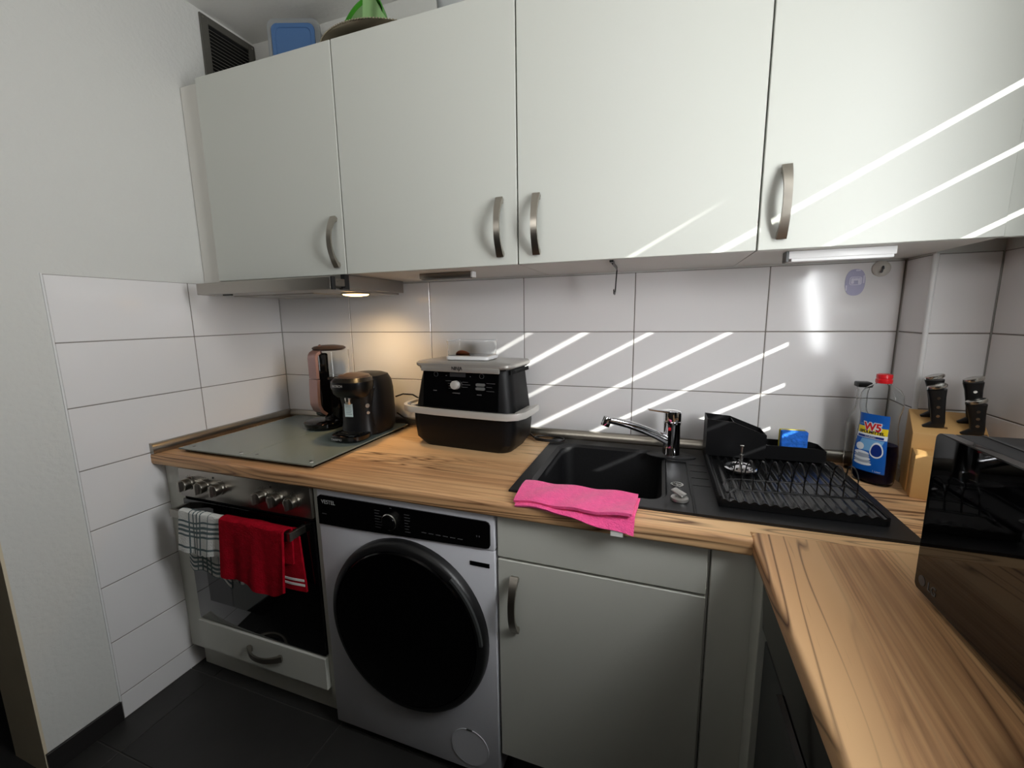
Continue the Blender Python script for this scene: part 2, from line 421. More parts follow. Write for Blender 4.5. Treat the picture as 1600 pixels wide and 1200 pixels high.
# ================================================================== THE ROOM
FZ = .02          # finished floor
CZ = 2.53         # ceiling
Z0 = .11          # lowest tile joint; joints every 20 cm above it
TOP = 1.51
XR = 2.467        # right wall
tile_cache = {}
def tile(parent, face, a0, a1, z0, z1, g=.0015, depth=.007):
    """one glazed tile proud of the wall; face = ('x',x,+1) ... a = the horizontal coordinate along the wall"""
    ax, c, sgn = face; w_, h_ = a1 - a0 - 2 * g, z1 - z0 - 2 * g; key = (ax, round(w_, 4), round(h_, 4))
    if key not in tile_cache:
        b = B()
        if ax == 'x': b.box(-depth / 2, depth / 2, -w_ / 2, w_ / 2, -h_ / 2, h_ / 2, .0012, 1)
        else: b.box(-w_ / 2, w_ / 2, -depth / 2, depth / 2, -h_ / 2, h_ / 2, .0012, 1)
        me = bpy.data.meshes.new('tile'); b.bm.to_mesh(me); b.bm.free(); me.materials.append(M['tile_glaze']); tile_cache[key] = me
    o = link_mesh('tile', tile_cache[key], None, parent)
    m = (a0 + a1) / 2; k = c - sgn * depth / 2 + random.uniform(-.0002, .0002)
    o.location = (k, m, (z0 + z1) / 2) if ax == 'x' else (m, k, (z0 + z1) / 2)
rowz = [Z0 + .2 * k for k in range(8)]

floor = struct('floor', B().box(-1.3, 2.7, -3.3, .12, -.1, FZ - .003), 'floor_grout')
fcache = {}
for i in range(7):
    for j in range(11):
        x0, y1 = -1.08 + .6 * i, -.578 + .3 * (2 - j)
        x1, y0 = min(x0 + .6, 2.6), y1 - .3
        if x0 >= 2.5 or y0 < -3.3 or y1 > .13: continue
        key = round(x1 - x0, 3)
        if key not in fcache:
            b = B().box(-key / 2 + .0015, key / 2 - .0015, -.1485, .1485, -.006, 0, .001, 1)
            me = bpy.data.meshes.new('floor_tile'); b.bm.to_mesh(me); b.bm.free(); me.materials.append(M['floor_slate']); fcache[key] = me
        o = link_mesh('floor_tile', fcache[key], None, floor); o.location = ((x0 + x1) / 2, (y0 + y1) / 2, FZ)
struct('ceiling', B().box(-1.3, 2.8, -3.3, .12, CZ, CZ + .1), 'ceiling_paint')

wl = struct('wall_left', B().box(-.18, -.003, -.985, .12, 0, CZ), 'plaster')
done('grout', B().box(-.0045, -.002, -.8, 0, FZ, TOP), 'grout', wl)
for a0, a1 in ((-.4, 0), (-.8, -.4)):
    tile(wl, ('x', 0, 1), a0, a1, FZ, Z0)
    for k in range(7): tile(wl, ('x', 0, 1), a0, a1, rowz[k], rowz[k + 1])
done('edge_bead', B().box(-.003, .0012, -.8045, -.8, .09, TOP + .002), 'white_plastic', wl)
struct('baseboard_left', B().box(-.003, .006, -.99, -.803, FZ, .092, .001, 1), 'slate_trim')
struct('trim_1', B().box(-.182, -.002, -.992, -.985, FZ, CZ), 'cream_paint')

wb = struct('wall_back', B().box(-.18, 2.34, .003, .12, 0, CZ), 'plaster')
done('grout', B().box(0, 2.335, .002, .0045, .88, TOP), 'grout', wb)
for i in range(6):
    for k in (4, 5, 6): tile(wb, ('y', 0, -1), .4 * i, min(.4 * i + .4, 2.333), rowz[k], rowz[k + 1])

wp = struct('wall_pillar', B().box(2.339, 2.66, -.128, .12, 0, CZ), 'plaster')
done('grout', B().box(2.3375, 2.467, -.1295, 0, .88, TOP), 'grout', wp)
for k in (4, 5, 6):
    tile(wp, ('x', 2.335, -1), -.126, -.001, rowz[k], rowz[k + 1])
    tile(wp, ('y', -.132, -1), 2.342, XR, rowz[k], rowz[k + 1])
struct('trim_2', B().cyl((2.339, -.128, (.9 + TOP) / 2), 'z', .006, TOP - .9, 20), 'white_plastic')

WY0, WY1, WZ0, WZ1 = -1.62, -.385, 1.04, 2.34     # kitchen window opening
wr = struct('wall_right', B().box(XR + .003, 2.72, -3.3, WY0, 0, CZ).box(XR + .003, 2.72, WY1, -.1, 0, CZ)
            .box(XR + .003, 2.72, WY0, WY1, 0, WZ0).box(XR + .003, 2.72, WY0, WY1, WZ1, CZ), 'plaster')
done('grout', B().box(XR + .002, XR + .0045, WY1, -.132, .88, TOP).box(XR + .002, XR + .0045, -1.8, WY1, .88, WZ0), 'grout', wr)
for k in (4, 5, 6): tile(wr, ('x', XR, -1), WY1, -.133, rowz[k], rowz[k + 1])
for i in range(3): tile(wr, ('x', XR, -1), WY1 - .4 * (i + 1), WY1 - .4 * i, .91, WZ0)
struct('wall_rear', B().box(-1.3, 2.7, -2.78, -2.66, 0, CZ), 'bounce_cut_dark')
struct('wall_hall', B().box(-1.3, -1.2, -3.3, .12, 0, CZ).box(-1.3, -.18, .06, .12, 0, CZ), 'bounce_cut_dark')
dr = struct('door_1', B().box(-1.2, -1.16, -1.3, .05, FZ, 2.05, .002), 'navy_door')
done('door_handle', B().tube([(-1.16, -1.2, 1.03), (-1.11, -1.2, 1.03), (-1.11, -1.08, 1.03)], .008), 'nickel', dr)

# window and blind (seen only in reflections; its gaps draw the sun stripes)
win = struct('window_1', B().box(2.58, 2.64, WY0, WY0 + .06, WZ0, WZ1).box(2.58, 2.64, WY1 - .06, WY1, WZ0, WZ1)
             .box(2.58, 2.64, WY0, WY1, WZ0, WZ0 + .06).box(2.58, 2.64, WY0, WY1, WZ1 - .06, WZ1), 'window_white')
done('pane', B().box(2.606, 2.612, WY0 + .055, WY1 - .055, WZ0 + .055, WZ1 - .055), 'window_pane', win)
done('window_handle', B().box(2.565, 2.58, WY1 - .045, WY1 - .015, 1.62, 1.7, .003).box(2.545, 2.565, WY1 - .04, WY1 - .02, 1.56, 1.68, .004), 'window_white', win)
bl = thing('roller_blind', 'white day and night roller blind with narrow gaps over the window on right wall', 'blind', (2.478, -1.0, WZ0))
gaps = [(1.115, .009, .009), (1.242, .010, .008), (1.369, .012, .012), (1.498, .0125, .0125), (1.625, .012, .0125), (1.758, .013, .004),
        (1.882, .0135, .0135), (1.995, -.012, .015)]
BX = 2.476
edges = [(WZ0 + .004, WZ0 + .004)] + [(z, n_, f_) for z, n_, f_ in gaps] + [(WZ1 - .05, WZ1 - .05)]
prev_n = prev_f = WZ0 + .004
for z, n_, f_ in gaps + [(WZ1 - .04, 0, 0)]:
    tn, tf = z - n_ / 2, z - f_ / 2
    b = B(); y0, y1 = WY0 + .004, WY1 - .003
    b.loops([[(BX - .0006, y1, prev_n), (BX - .0006, y0, prev_f), (BX - .0006, y0, tf), (BX - .0006, y1, tn)],
             [(BX + .0006, y1, prev_n), (BX + .0006, y0, prev_f), (BX + .0006, y0, tf), (BX + .0006, y1, tn)]])
    done('blind_band', b, 'blind_fabric', bl)
    prev_n, prev_f = z + n_ / 2, z + f_ / 2
done('cassette', B().box(BX - .008, BX + .05, WY0 + .002, WY1 - .002, WZ1 - .06, WZ1 - .002, .006), 'window_white', bl)

# ================================================================== WORKTOPS
WT, WB = .907, .869
def nose(r=.007, n=5):
    return [(math.cos(a), math.sin(a)) for a in [PI / 2 * i / n for i in range(n + 1)]]
def worktop_x():
    b = B(); r = .008; yf = -.605
    prof = [(-.50, WT)] + [(yf + r - r * math.sin(PI / 2 * i / 5), WT - r + r * math.cos(PI / 2 * i / 5)) for i in range(6)] \
        + [(yf + r - r * math.cos(PI / 2 * i / 5), WB + r - r * math.sin(PI / 2 * i / 5)) for i in range(6)] + [(-.50, WB)]
    b.prism(prof, 'x', .001, 1.886)
    b.box(.001, 1.345, -.50, -.001, WB, WT)
    b.box(1.345, 1.725, -.50, -.485, WB, WT); b.box(1.345, 1.725, -.075, -.001, WB, WT)
    b.box(1.725, 2.333, -.50, -.001, WB, WT); b.box(1.886, 2.333, -.568, -.50, WB, WT); b.box(2.333, XR - .001, -.568, -.134, WB, WT)
    return b
single('worktop', worktop_x(), 'wood_x', 'wood-look worktop along the back wall carrying hob and black sink', 'worktop')
def worktop_y():
    b = B(); r = .009; xf = 1.886
    prof = [(XR - .001, WT)] + [(xf + r - r * math.sin(PI / 2 * i / 5), WT - r + r * math.cos(PI / 2 * i / 5)) for i in range(6)] \
        + [(xf + r - r * math.cos(PI / 2 * i / 5), WB + r - r * math.sin(PI / 2 * i / 5)) for i in range(6)] + [(XR - .001, WB)]
    b.prism([p for p in prof], 'y', -2.5, -.584)
    # rounded nosing corner where it meets the long worktop
    c = [(XR - .001, -.5688), (1.902, -.5688), (1.892, -.572), (1.887, -.584), (XR - .001, -.584)]
    b.prism(c, 'z', WB, WT)
    return b
single('worktop', worktop_y(), 'wood_y', 'wood-look worktop with grain running towards the viewer, under the microwave', 'worktop')

def trim_prof(): return [(0, 0), (.017, 0), (.019, .006), (.016, .026), (.010, .034), (0, .036)]
b = B(); b.prism([(-p[0] - .0005, WT + p[1]) for p in trim_prof()], 'x', .02, 2.334)
single('upstand_strip', b, 'alu_trim', 'brushed metal sealing strip along the foot of the back wall tiles', 'trim')
b = B(); b.prism([(p[0] + .0005, WT + p[1]) for p in trim_prof()], 'y', -.60, -.0005); b.prism([(p[0] * 1.06 + .0005, WT + p[1] * 1.04) for p in trim_prof()], 'y', -.604, -.598)
single('upstand_strip', b, 'alu_trim', 'brushed metal sealing strip at the left end of the worktop beside the glass covers', 'trim')
b = B(); b.prism([(2.3345 - p[0], WT + p[1]) for p in trim_prof()], 'y', -.15, -.02); b.prism([(-.1325 - p[0], WT + p[1]) for p in trim_prof()], 'x', 2.318, XR - .02)
single('upstand_strip', b, 'alu_trim', 'brushed metal sealing strip round the tiled pillar behind the knife block', 'trim')
b = B(); b.prism([(XR - .0005 - p[0], WT + p[1]) for p in trim_prof()], 'y', -2.4, -.153)
single('upstand_strip', b, 'alu_trim', 'brushed metal sealing strip on the right wall behind the microwave', 'trim')

# ================================================================== WALL CABINETS
def bow_handle(parent, p, length=.155, vertical=True, normal=(0, -1, 0), w_=.0085, name='handle'):
    """flat bowed pull; p = middle point on the door face"""
    n = Vector(normal); ax = Vector((0, 0, 1)) if vertical else Vector((1, 0, 0))
    path = []; L_ = length / 2
    for i in range(21):
        t = -1 + 2 * i / 20
        path.append(Vector(p) + ax * (t * L_) + n * (.030 * (1 - abs(t) ** 2.2) + .004))
    b = B(); b.sweep([tuple(q) for q in path], RECT(w_, .003), up=tuple(n), scale=lambda t: (1 + .25 * abs(2 * t - 1) ** 2, 1 + 1.0 * abs(2 * t - 1) ** 3))
    sd = ax.cross(n)
    for s_ in (-1, 1):
        c = Vector(p) + ax * (s_ * (L_ - .006)) + n * .005
        q = [c + ax * (a * .008) + sd * (e * w_ * 1.2) + n * d for a in (-1, 1) for e in (-1, 1) for d in (-.0045, .004)]
        lo = [min(v[k] for v in q) for k in range(3)]; hi = [max(v[k] for v in q) for k in range(3)]
        b.box(lo[0], hi[0], lo[1], hi[1], lo[2], hi[2], .0015, 1)
    return done(name, b, 'nickel', parent)
CB, CT, CY = 1.5145, 2.208, -.36
cabs = [(.113, .704, .672, 'white wall cabinet at far left above the extractor hood'),
        (.706, 1.299, 1.249, 'white wall cabinet second from the left with handle at its lower right corner'),
        (1.301, 1.894, 1.356, 'white wall cabinet above the sink with handle at its lower left corner'),
        (1.896, 2.337, 1.942, 'white wall cabinet at far right, crossed by the brightest sun stripes')]
for x0, x1, hx, lab in cabs:
    t = thing('wall_cabinet', lab, 'cabinet', ((x0 + x1) / 2, -.17, CB), group=None)
    done('body', B().box(x0 + .0005, x1 - .0005, -.339, -.001, CB, CT), 'cab_body', t)
    d = done('door', B().box(x0 + .001, x1 - .001, CY, -.341, CB, CT, .0012, 1), 'cab_white', t)
    bow_handle(d, (hx, CY, 1.617))
single('filler_panel', B().box(.001, .1115, -.335, -.317, CB, CT), 'cab_body', 'narrow white filler between left wall and the leftmost wall cabinet', 'panel')
single('filler_panel', B().box(2.339, XR - .001, -.352, -.334, CB, CT, .001, 1), 'cab_white', 'narrow white filler between rightmost wall cabinet and right wall', 'panel')

# extractor hood
hd = thing('extractor_hood', 'slim stainless extractor hood with one warm lamp lit under the leftmost wall cabinet', 'extractor hood', (.41, -.2, 1.46))
done('housing', B().box(.113, .704, -.362, -.036, 1.468, 1.5135, .001, 1), 'steel', hd)
done('visor', B().box(.113, .712, -.447, -.434, 1.461, 1.5005, .0015, 1), 'steel', hd)
done('visor_tray', B().box(.116, .69, -.434, -.05, 1.4605, 1.4675), 'steel', hd)
done('visor_end_cap', B().box(.7122, .7205, -.4475, -.433, 1.4605, 1.501, .001, 1), 'black_plastic', hd)
done('visor_rail', B().box(.692, .703, -.434, -.362, 1.474, 1.497), 'steel_bar', hd)
done('rail_guide', B().box(.688, .7045, -.372, -.352, 1.464, 1.513).box(.676, .7045, -.384, -.372, 1.464, 1.47), 'black_plastic', hd)
done('rail_screw', B().cyl((.704, -.405, 1.489), 'x', .003, .003, 12), 'chrome', hd)
done('switch', B().box(.22, .26, -.432, -.424, 1.456, 1.462), 'black_plastic', hd)
for k in range(2):
    done('filter_panel', B().box(.14 + .2 * k, .33 + .2 * k, -.33, -.06, 1.458, 1.4605, .001, 1), 'steel_bar', hd)
LX, LY = .640, -.245
done('lamp_bezel', B().lathe([(.050, 1.4605), (.052, 1.457), (.048, 1.4555), (.046, 1.457)], (LX, LY, 0), 32, cap=(True, True)), 'steel_bar', hd)
done('lamp_lens', B().lathe([(.046, 1.457), (.042, 1.4525), (.022, 1.4495)], (LX, LY, 0), 32), 'lamp_lens', hd)
hl = bpy.data.lights.new('hood_lamp', 'SPOT'); ho = bpy.data.objects.new('hood_lamp', hl); COL.objects.link(ho)
hl.energy = 6.5; hl.color = (1, .66, .30); hl.spot_size = math.radians(135); hl.spot_blend = .9; hl.shadow_soft_size = .02
ho.location = (LX, LY, 1.446); ho.rotation_euler = (math.radians(16), math.radians(8), 0)

# light bars, hook, sucker, sticker under the cabinets
t = thing('light_bar', 'short grey light bar under the second wall cabinet, right of the hood', 'light', (1.02, -.25, 1.493))
done('housing', B().box(.915, 1.105, -.258, -.232, 1.497, 1.514, .002), 'steel', t)
done('diffuser', B().box(.92, 1.10, -.254, -.236, 1.4945, 1.4975), 'grey_plastic', t)
done('end_cap', B().box(1.105, 1.112, -.259, -.231, 1.496, 1.514, .001, 1), 'white_plastic', t)
t = thing('light_bar', 'long white light bar under the wall cabinet at far right', 'light', (2.08, -.30, 1.49))
done('housing', B().box(1.972, 2.182, -.317, -.286, 1.496, 1.514, .002), 'white_plastic', t)
done('diffuser', B().box(1.978, 2.178, -.316, -.290, 1.489, 1.4965, .002), 'led_cover', t)
done('end_cap', B().box(1.966, 1.972, -.318, -.285, 1.489, 1.514, .001, 1), 'grey_plastic', t)
b = B(); b.sweep([(1.556, -.31, 1.5105), (1.555, -.20, 1.5105), (1.5548, -.17, 1.508), (1.553, -.158, 1.497), (1.551, -.155, 1.47), (1.550, -.155, 1.442), (1.549, -.164, 1.434), (1.548, -.176, 1.436), (1.5478, -.18, 1.446)], RECT(.0045, .0016), up=(1, 0, 0))
b.box(1.551, 1.561, -.335, -.30, 1.5095, 1.5145)
single('hook', b, 'black_wire', 'black metal hook hanging down under the wall cabinet above the sink', 'hook')
t = thing('suction_hook', 'round white suction hook on the tiles under the right light bar', 'hook', (2.277, -.004, 1.468))
done('cup', B().lathe([(.022, 0), (.022, .004), (.016, .010), (.006, .013)], (2.277, -.001, 1.489), 28, mtx=Matrix.Rotation(PI / 2, 4, 'X')), 'suction_white', t)
done('hook', B().tube([(2.277, -.012, 1.494), (2.275, -.02, 1.488), (2.272, -.022, 1.481), (2.272, -.017, 1.478)], .003), 'grey_plastic', t)
t = thing('wall_sticker', 'lilac rounded sticker on the back wall tile beside the suction hook', 'sticker', (2.219, -.001, 1.415))
b = B(); b.prism([(2.219 + .0245 * math.copysign(abs(math.cos(a)) ** .8, math.cos(a)), 1.453 + .038 * math.copysign(abs(math.sin(a)) ** .85, math.sin(a))) for a in [2 * PI * i / 40 for i in range(40)]], 'y', -.0012, -.0003)
done('backing', b, 'sticker_lilac', t)
def ringy(x0, x1, z0, z1, r, wd, y0, y1):
    o = rrect(x0, x1, z0, z1, r); i_ = rrect(x0 + wd, x1 - wd, z0 + wd, z1 - wd, max(r - wd, .0008))
    return [[(p[0], y0, p[1]) for p in o], [(p[0], y1, p[1]) for p in o], [(p[0], y1, p[1]) for p in i_], [(p[0], y0, p[1]) for p in i_]]
b = B(); b.loops(ringy(2.205, 2.235, 1.445, 1.469, .006, .0022, -.0012, -.0018), closed=True)
b.prism(rrect(2.209, 2.216, 1.449, 1.465, .002), 'y', -.0017, -.0012); b.prism(rrect(2.226, 2.2325, 1.448, 1.465, .002), 'y', -.0017, -.0012)
b.prism(rrect(2.216, 2.226, 1.458, 1.465, .002), 'y', -.0017, -.0012)
for cx, cz, w_, h_ in ((2.224, 1.487, .006, .0022), (2.2395, 1.461, .0018, .011), (2.1985, 1.437, .0018, .008)): b.prism(rrect(cx - w_, cx + w_, cz - h_, cz + h_, min(w_, h_) * .9), 'y', -.0017, -.0012)
done('print', b, 'sticker_pale', t)

# ================================================================== BASE UNITS
FY = -.585
single('filler_panel', B().box(.001, .108, -.565, -.547, .12, WB - .001), 'base_white', 'narrow white filler between left tiled wall and the oven', 'panel')
oc = thing('oven_cabinet', 'white base cabinet around the oven with a shallow drawer below it', 'cabinet', (.41, -.3, FZ))
done('side_panel', B().box(.109, .1165, -.565, -.02, .12, WB - .001), 'base_white', oc)
done('side_panel', B().box(.7065, .7215, -.583, -.02, .12, WB - .001), 'base_white', oc)
dw = done('drawer', B().box(.113, .703, -.597, -.577, .163, .278, .0015, 1), 'base_white', oc)
done('drawer_box', B().box(.125, .69, -.576, -.1, .17, .26), 'cab_body', oc)
bow_handle(dw, (.442, -.597, .232), .15, False)
done('plinth', B().box(.02, .72, -.535, -.52, FZ, .158), 'base_white', oc)

ov = thing('oven', 'built-in oven with stainless control panel and black glass door', 'oven', (.41, -.3, .28))
done('body', B().box(.12, .702, -.565, -.04, .285, .862), 'dark_grey', ov)
cp = done('control_panel', B().box(.117, .704, -.595, -.566, .763, .866, .003), 'steel', ov)
for kx in (.176, .254, .323, .511, .578, .645):
    kb_ = B().cyl((kx, -.6, .817), 'y', .0225, .010, 32, bev=.001).cyl((kx, -.615, .817), 'y', .019, .022, 32, .0205, bev=.0015)
    k_ = done('knob', kb_, 'steel_bar', cp)
    done('grip', B().box(kx - .0045, kx + .0045, -.636, -.612, .799, .835, .0015, 1), 'steel', k_)
for px in (.290, .546): done('pilot_light', B().cyl((px, -.5955, .8485), 'y', .0035, .002, 12), 'black_plastic', cp)
b = B()
for kx in (.176, .254, .323, .511, .578, .645):
    for a in range(7): b.cyl((kx + .027 * math.cos(PI * (.1 + a * .13)), -.5953, .817 + .027 * math.sin(PI * (.1 + a * .13))), 'y', .0011, .0006, 6)
done('scale_marks', b, 'dark_grey', cp)['kind'] = 'stuff'
od = done('door', B().box(.118, .703, -.592, -.566, .284, .752, .003), 'black_glass', ov)
done('vent_gap', B().box(.122, .70, -.585, -.566, .7525, .7625), 'void', ov)
done('inner_window', B().box(.19, .63, -.5928, -.5915, .37, .60), 'black_gloss', od)
b = B().box(.139, .671, -.652, -.640, .713, .741, .001, 1)
for x in (.139, .659): b.box(x, x + .012, -.641, -.590, .715, .739, .001, 1)
done('handle', b, 'steel_bar', od)

# towels on the oven handle bar (y -.646, z .741)
def drape(x0, x1, front, back, top=.7425, yb=-.646, r=.0085, wav=.006, seed=0, skew=0., hem=None, flare=0, gap=0):
    """cloth over the bar: v 0 = front hem, 1 = back hem; front/back = lengths (functions of u)"""
    def f(u, v):
        lf, lb = front(u), back(u); arc = PI * (r + gap); tot = lf + arc + lb; s = v * tot; x = x0 + (x1 - x0) * u
        ph = seed + u * 11
        if s < lf:
            d = lf - s; k = d / max(lf, .01)
            y = yb - r - gap - .002 - wav * k * (.6 + .6 * math.sin(ph) + .3 * math.sin(2.3 * ph + 1)); z = top + r * .2 - d
        elif s < lf + arc:
            a = (s - lf) / arc * PI; y = yb - (r + gap) * math.cos(a) - .002 * math.cos(a); z = top + r * .2 + (r + gap) * math.sin(a) * .55
        else:
            d = s - lf - arc; k = d / max(lb, .01)
            y = yb + r + .002 + gap + .006 * k * math.sin(ph * .8 + 2) + .004; z = top + r * .2 - d
            y = min(y, -.604)
        return (x + skew * (top - z) + flare * (u - .5) * max(0, top - z), y, z)
    return f
tw = thing('dish_towel', 'white dish towel with grey-blue check hanging on the oven handle', 'towel', (.3, -.646, .5))
b = B(); b.sheet(drape(.197, .405, lambda u: .137 + .006 * math.sin(5 * u), lambda u: .215 + .035 * u + .008 * math.sin(14 * u), seed=1.0, skew=-.11, wav=.007), 26, 60, .0045, .21, .42)
done('cloth', b, 'check_cloth', tw)
b = B(); b.sheet(lambda u, v: (.345 + .07 * u, -.622 + .003 * math.sin(8 * u), .545 - .042 * v - .006 * math.sin(9 * u) + .0 * u), 10, 6, .004, .07, .05)
done('corner', b, 'check_cloth', tw)
tr = thing('hand_towel', 'red terry towel with two white stripes hanging on the oven handle', 'towel', (.52, -.646, .5))
b = B(); b.sheet(drape(.392, .655, lambda u: .19 + (.028 * math.sin(PI * max(0, (u - .35) / .65)) if u > .35 else 0) + .006 * math.sin(9 * u), lambda u: .12, seed=2.2, skew=-.05, wav=.010, gap=.004), 34, 50, .007, .27, .3)
done('front_fold', b, 'red_cloth', tr)
b = B(); fb = lambda u, v: (.46 + .205 * u + .012 * v, -.6165 + .004 * math.sin(7 * u), .738 - .201 * v - .01 * u * v)
b.sheet(fb, 20, 24, .007, .2, .22); done('back_fold', b, 'red_cloth', tr)
b = B()
for v0 in (.80, .875): b.sheet(lambda u, v, v0=v0: (lambda q: (q[0], q[1] - .0042, q[2]))(fb(.01 + .98 * u, v0 + .035 * v)), 20, 2, .0015)
done('stripe', b, 'tag_white', tr)

# washing machine
wm = thing('washing_machine', 'white washing machine with large black round door under the worktop', 'washing machine', (1.015, -.3, FZ))
WX0, WX1, WY = .7275, 1.3035, -.592
done('body', B().box(WX0, WX1, WY, -.03, .055, .764, .004).box(WX0, WX1, WY, -.03, .766, .8655, .004).box(WX0 + .02, WX1 - .02, WY + .03, -.04, .045, .86), 'wm_white', wm)
fpts = [(WX0 + .004, .756), (WX0 + .12, .757), (WX1 - .022, .772), (WX1 - .014, .775), (WX1 - .010, .783), (WX1 - .010, .838), (WX1 - .014, .845), (WX1 - .022, .848), (WX0 + .016, .850), (WX0 + .004, .842)]
fa = done('control_fascia', B().prism(fpts, 'y', WY - .004, WY), 'black_gloss', wm)
DX, DZ = .993, .806
done('dial', B().cyl((DX, WY - .012, DZ), 'y', .0215, .018, 40, .020, bev=.0015), 'black_gloss', fa)
done('dial_ring', B().lathe([(.0225, 0), (.0245, 0), (.0245, .012), (.0225, .014)], (DX, WY - .004, DZ), 40, mtx=Matrix.Rotation(PI / 2, 4, 'X'), cap=(False, False)), 'chrome_brushed', fa)
text('lettering', 'VESTEL', .0175, 'print_grey', fa, (.747, WY - .0042, .829), (1, 0, 0), (0, 0, 1), 'LEFT', .92)
b = B()
for i in range(7): b.box(.938, .938 + random.uniform(.014, .024), WY - .0047, WY - .0042, .778 + i * .0085, .7795 + i * .0085)
for i in range(7): b.box(1.037, 1.037 + random.uniform(.012, .02), WY - .0047, WY - .0042, .779 + i * .0085, .7805 + i * .0085)
b.box(.747, .763, WY - .0047, WY - .0042, .7905, .7925); b.box(DX - .003, DX + .003, WY - .0047, WY - .0042, .842, .844)
for i in range(6): b.box(1.09 + .022 * i, 1.105 + .022 * i, WY - .0047, WY - .0042, .786, .788)
for i in range(2): b.box(1.255 + .007 * i, 1.258 + .007 * i, WY - .0047, WY - .0042, .802, .806)
done('panel_print', b, 'print_dim', fa)['kind'] = 'stuff'
MX = Matrix.Rotation(PI / 2, 4, 'X'); CX, CZ_ = 1.027, .487
wd_ = done('door', B().lathe([(.262, 0), (.262, .012), (.258, .024), (.250, .030), (.238, .0315), (.236, .027)], (CX, WY, CZ_), 72, sx=.975, sy=1.02, mtx=MX), 'black_plastic', wm)
done('door_glass', B().lathe([(.238, .028), (.232, .034), (.19, .040), (.12, .044), (.05, .0455), (.004, .046)], (CX, WY, CZ_), 72, sx=.975, sy=1.02, mtx=MX), 'wm_glass', wd_)
done('door_grip', B().sweep([(CX + .245 * math.cos(a), WY - .030, CZ_ + .257 * math.sin(a)) for a in [math.radians(4 + 3 * i) for i in range(16)]], RECT(.004, .004), up=(0, -1, 0)), 'dark_grey', wd_)
done('energy_badge', B().box(1.232, 1.289, WY - .001, WY, .716, .728), 'black_gloss', wm)
b = B().lathe([(.058, 0), (.0595, 0), (.0595, .0022), (.058, .0022)], (1.213, WY, .135), 48, mtx=MX, cap=(False, False)); b.lathe([(.0575, 0), (.0575, .0012)], (1.213, WY, .135), 48, mtx=MX)
fc = done('filter_cover', b, 'wm_white', wm); done('cover_notch', B().box(1.204, 1.222, WY - .0024, WY, .191, .1945), 'dark_grey', fc)
for x in (WX0 + .06, WX1 - .06):
    for y in (-.52, -.1): done('foot', B().cyl((x, y, .04), 'z', .02, .04, 16), 'black_plastic', wm)

# sink base cabinet and corner
sc = thing('sink_cabinet', 'white base cabinet under the sink with one door and a blind front above', 'cabinet', (1.56, -.3, FZ))
done('body', B().box(1.308, 1.322, -.565, -.02, .14, WB - .001).box(1.80, 1.8125, -.565, -.02, .14, WB - .001).box(1.322, 1.80, -.565, -.02, .14, .155), 'cab_body', sc)
done('blind_front', B().box(1.310, 1.8065, -.585, -.566, .751, WB - .002, .0015, 1), 'base_white', sc)
d = done('door', B().box(1.310, 1.8065, -.585, -.566, .142, .744, .0015, 1), 'base_white', sc)
bow_handle(d, (1.357, -.585, .625), .155, w_=.009)
done('plinth', B().box(1.32, 1.81, -.53, -.515, FZ, .136), 'dark_grey', sc)
single('corner_panel', B().box(1.8135, 1.9155, -.583, -.565, .02, WB - .001, .001, 1), 'base_white', 'white corner filler panel right of the sink cabinet door', 'panel')
single('side_panel', B().box(1.898, 1.915, -.655, -.5845, .02, WB - .002, .001, 1), 'base_white', 'narrow white panel between corner filler and the dishwasher', 'panel')
dwm = thing('dishwasher', 'black dishwasher under the right worktop, seen edge-on', 'dishwasher', (2.2, -.96, FZ))
done('body', B().box(1.945, 2.45, -1.258, -.66, .1, .862), 'dark_grey', dwm)
dcp = done('control_panel', B().prism([(1.902, .752), (1.896, .858), (1.944, .863), (1.944, .752)], 'y', -1.256, -.662, .002, 1), 'black_gloss', dwm)
dd = done('door', B().box(1.908, 1.944, -1.256, -.662, .16, .728, .003), 'dark_grey', dwm)
done('grip_recess', B().box(1.92, 1.944, -1.256, -.662, .729, .751), 'void', dwm)
done('grip', B().prism([(1.900, .726), (1.897, .734), (1.905, .738), (1.912, .73)], 'y', -1.1, -.80), 'black_plastic', dd)
done('plinth', B().box(1.96, 1.975, -1.256, -.662, FZ, .155), 'black_plastic', dwm)
bc = thing('base_cabinet', 'white base cabinet beyond the dishwasher at the near end of right worktop', 'cabinet', (2.2, -1.9, FZ))
done('body', B().box(1.93, 2.45, -2.48, -1.26, .12, WB - .002), 'cab_body', bc)
done('door', B().box(1.91, 1.929, -2.478, -1.262, .12, WB - .004, .001, 1), 'base_white', bc)
done('plinth', B().box(1.96, 1.975, -2.48, -1.26, FZ, .118), 'base_white', bc)

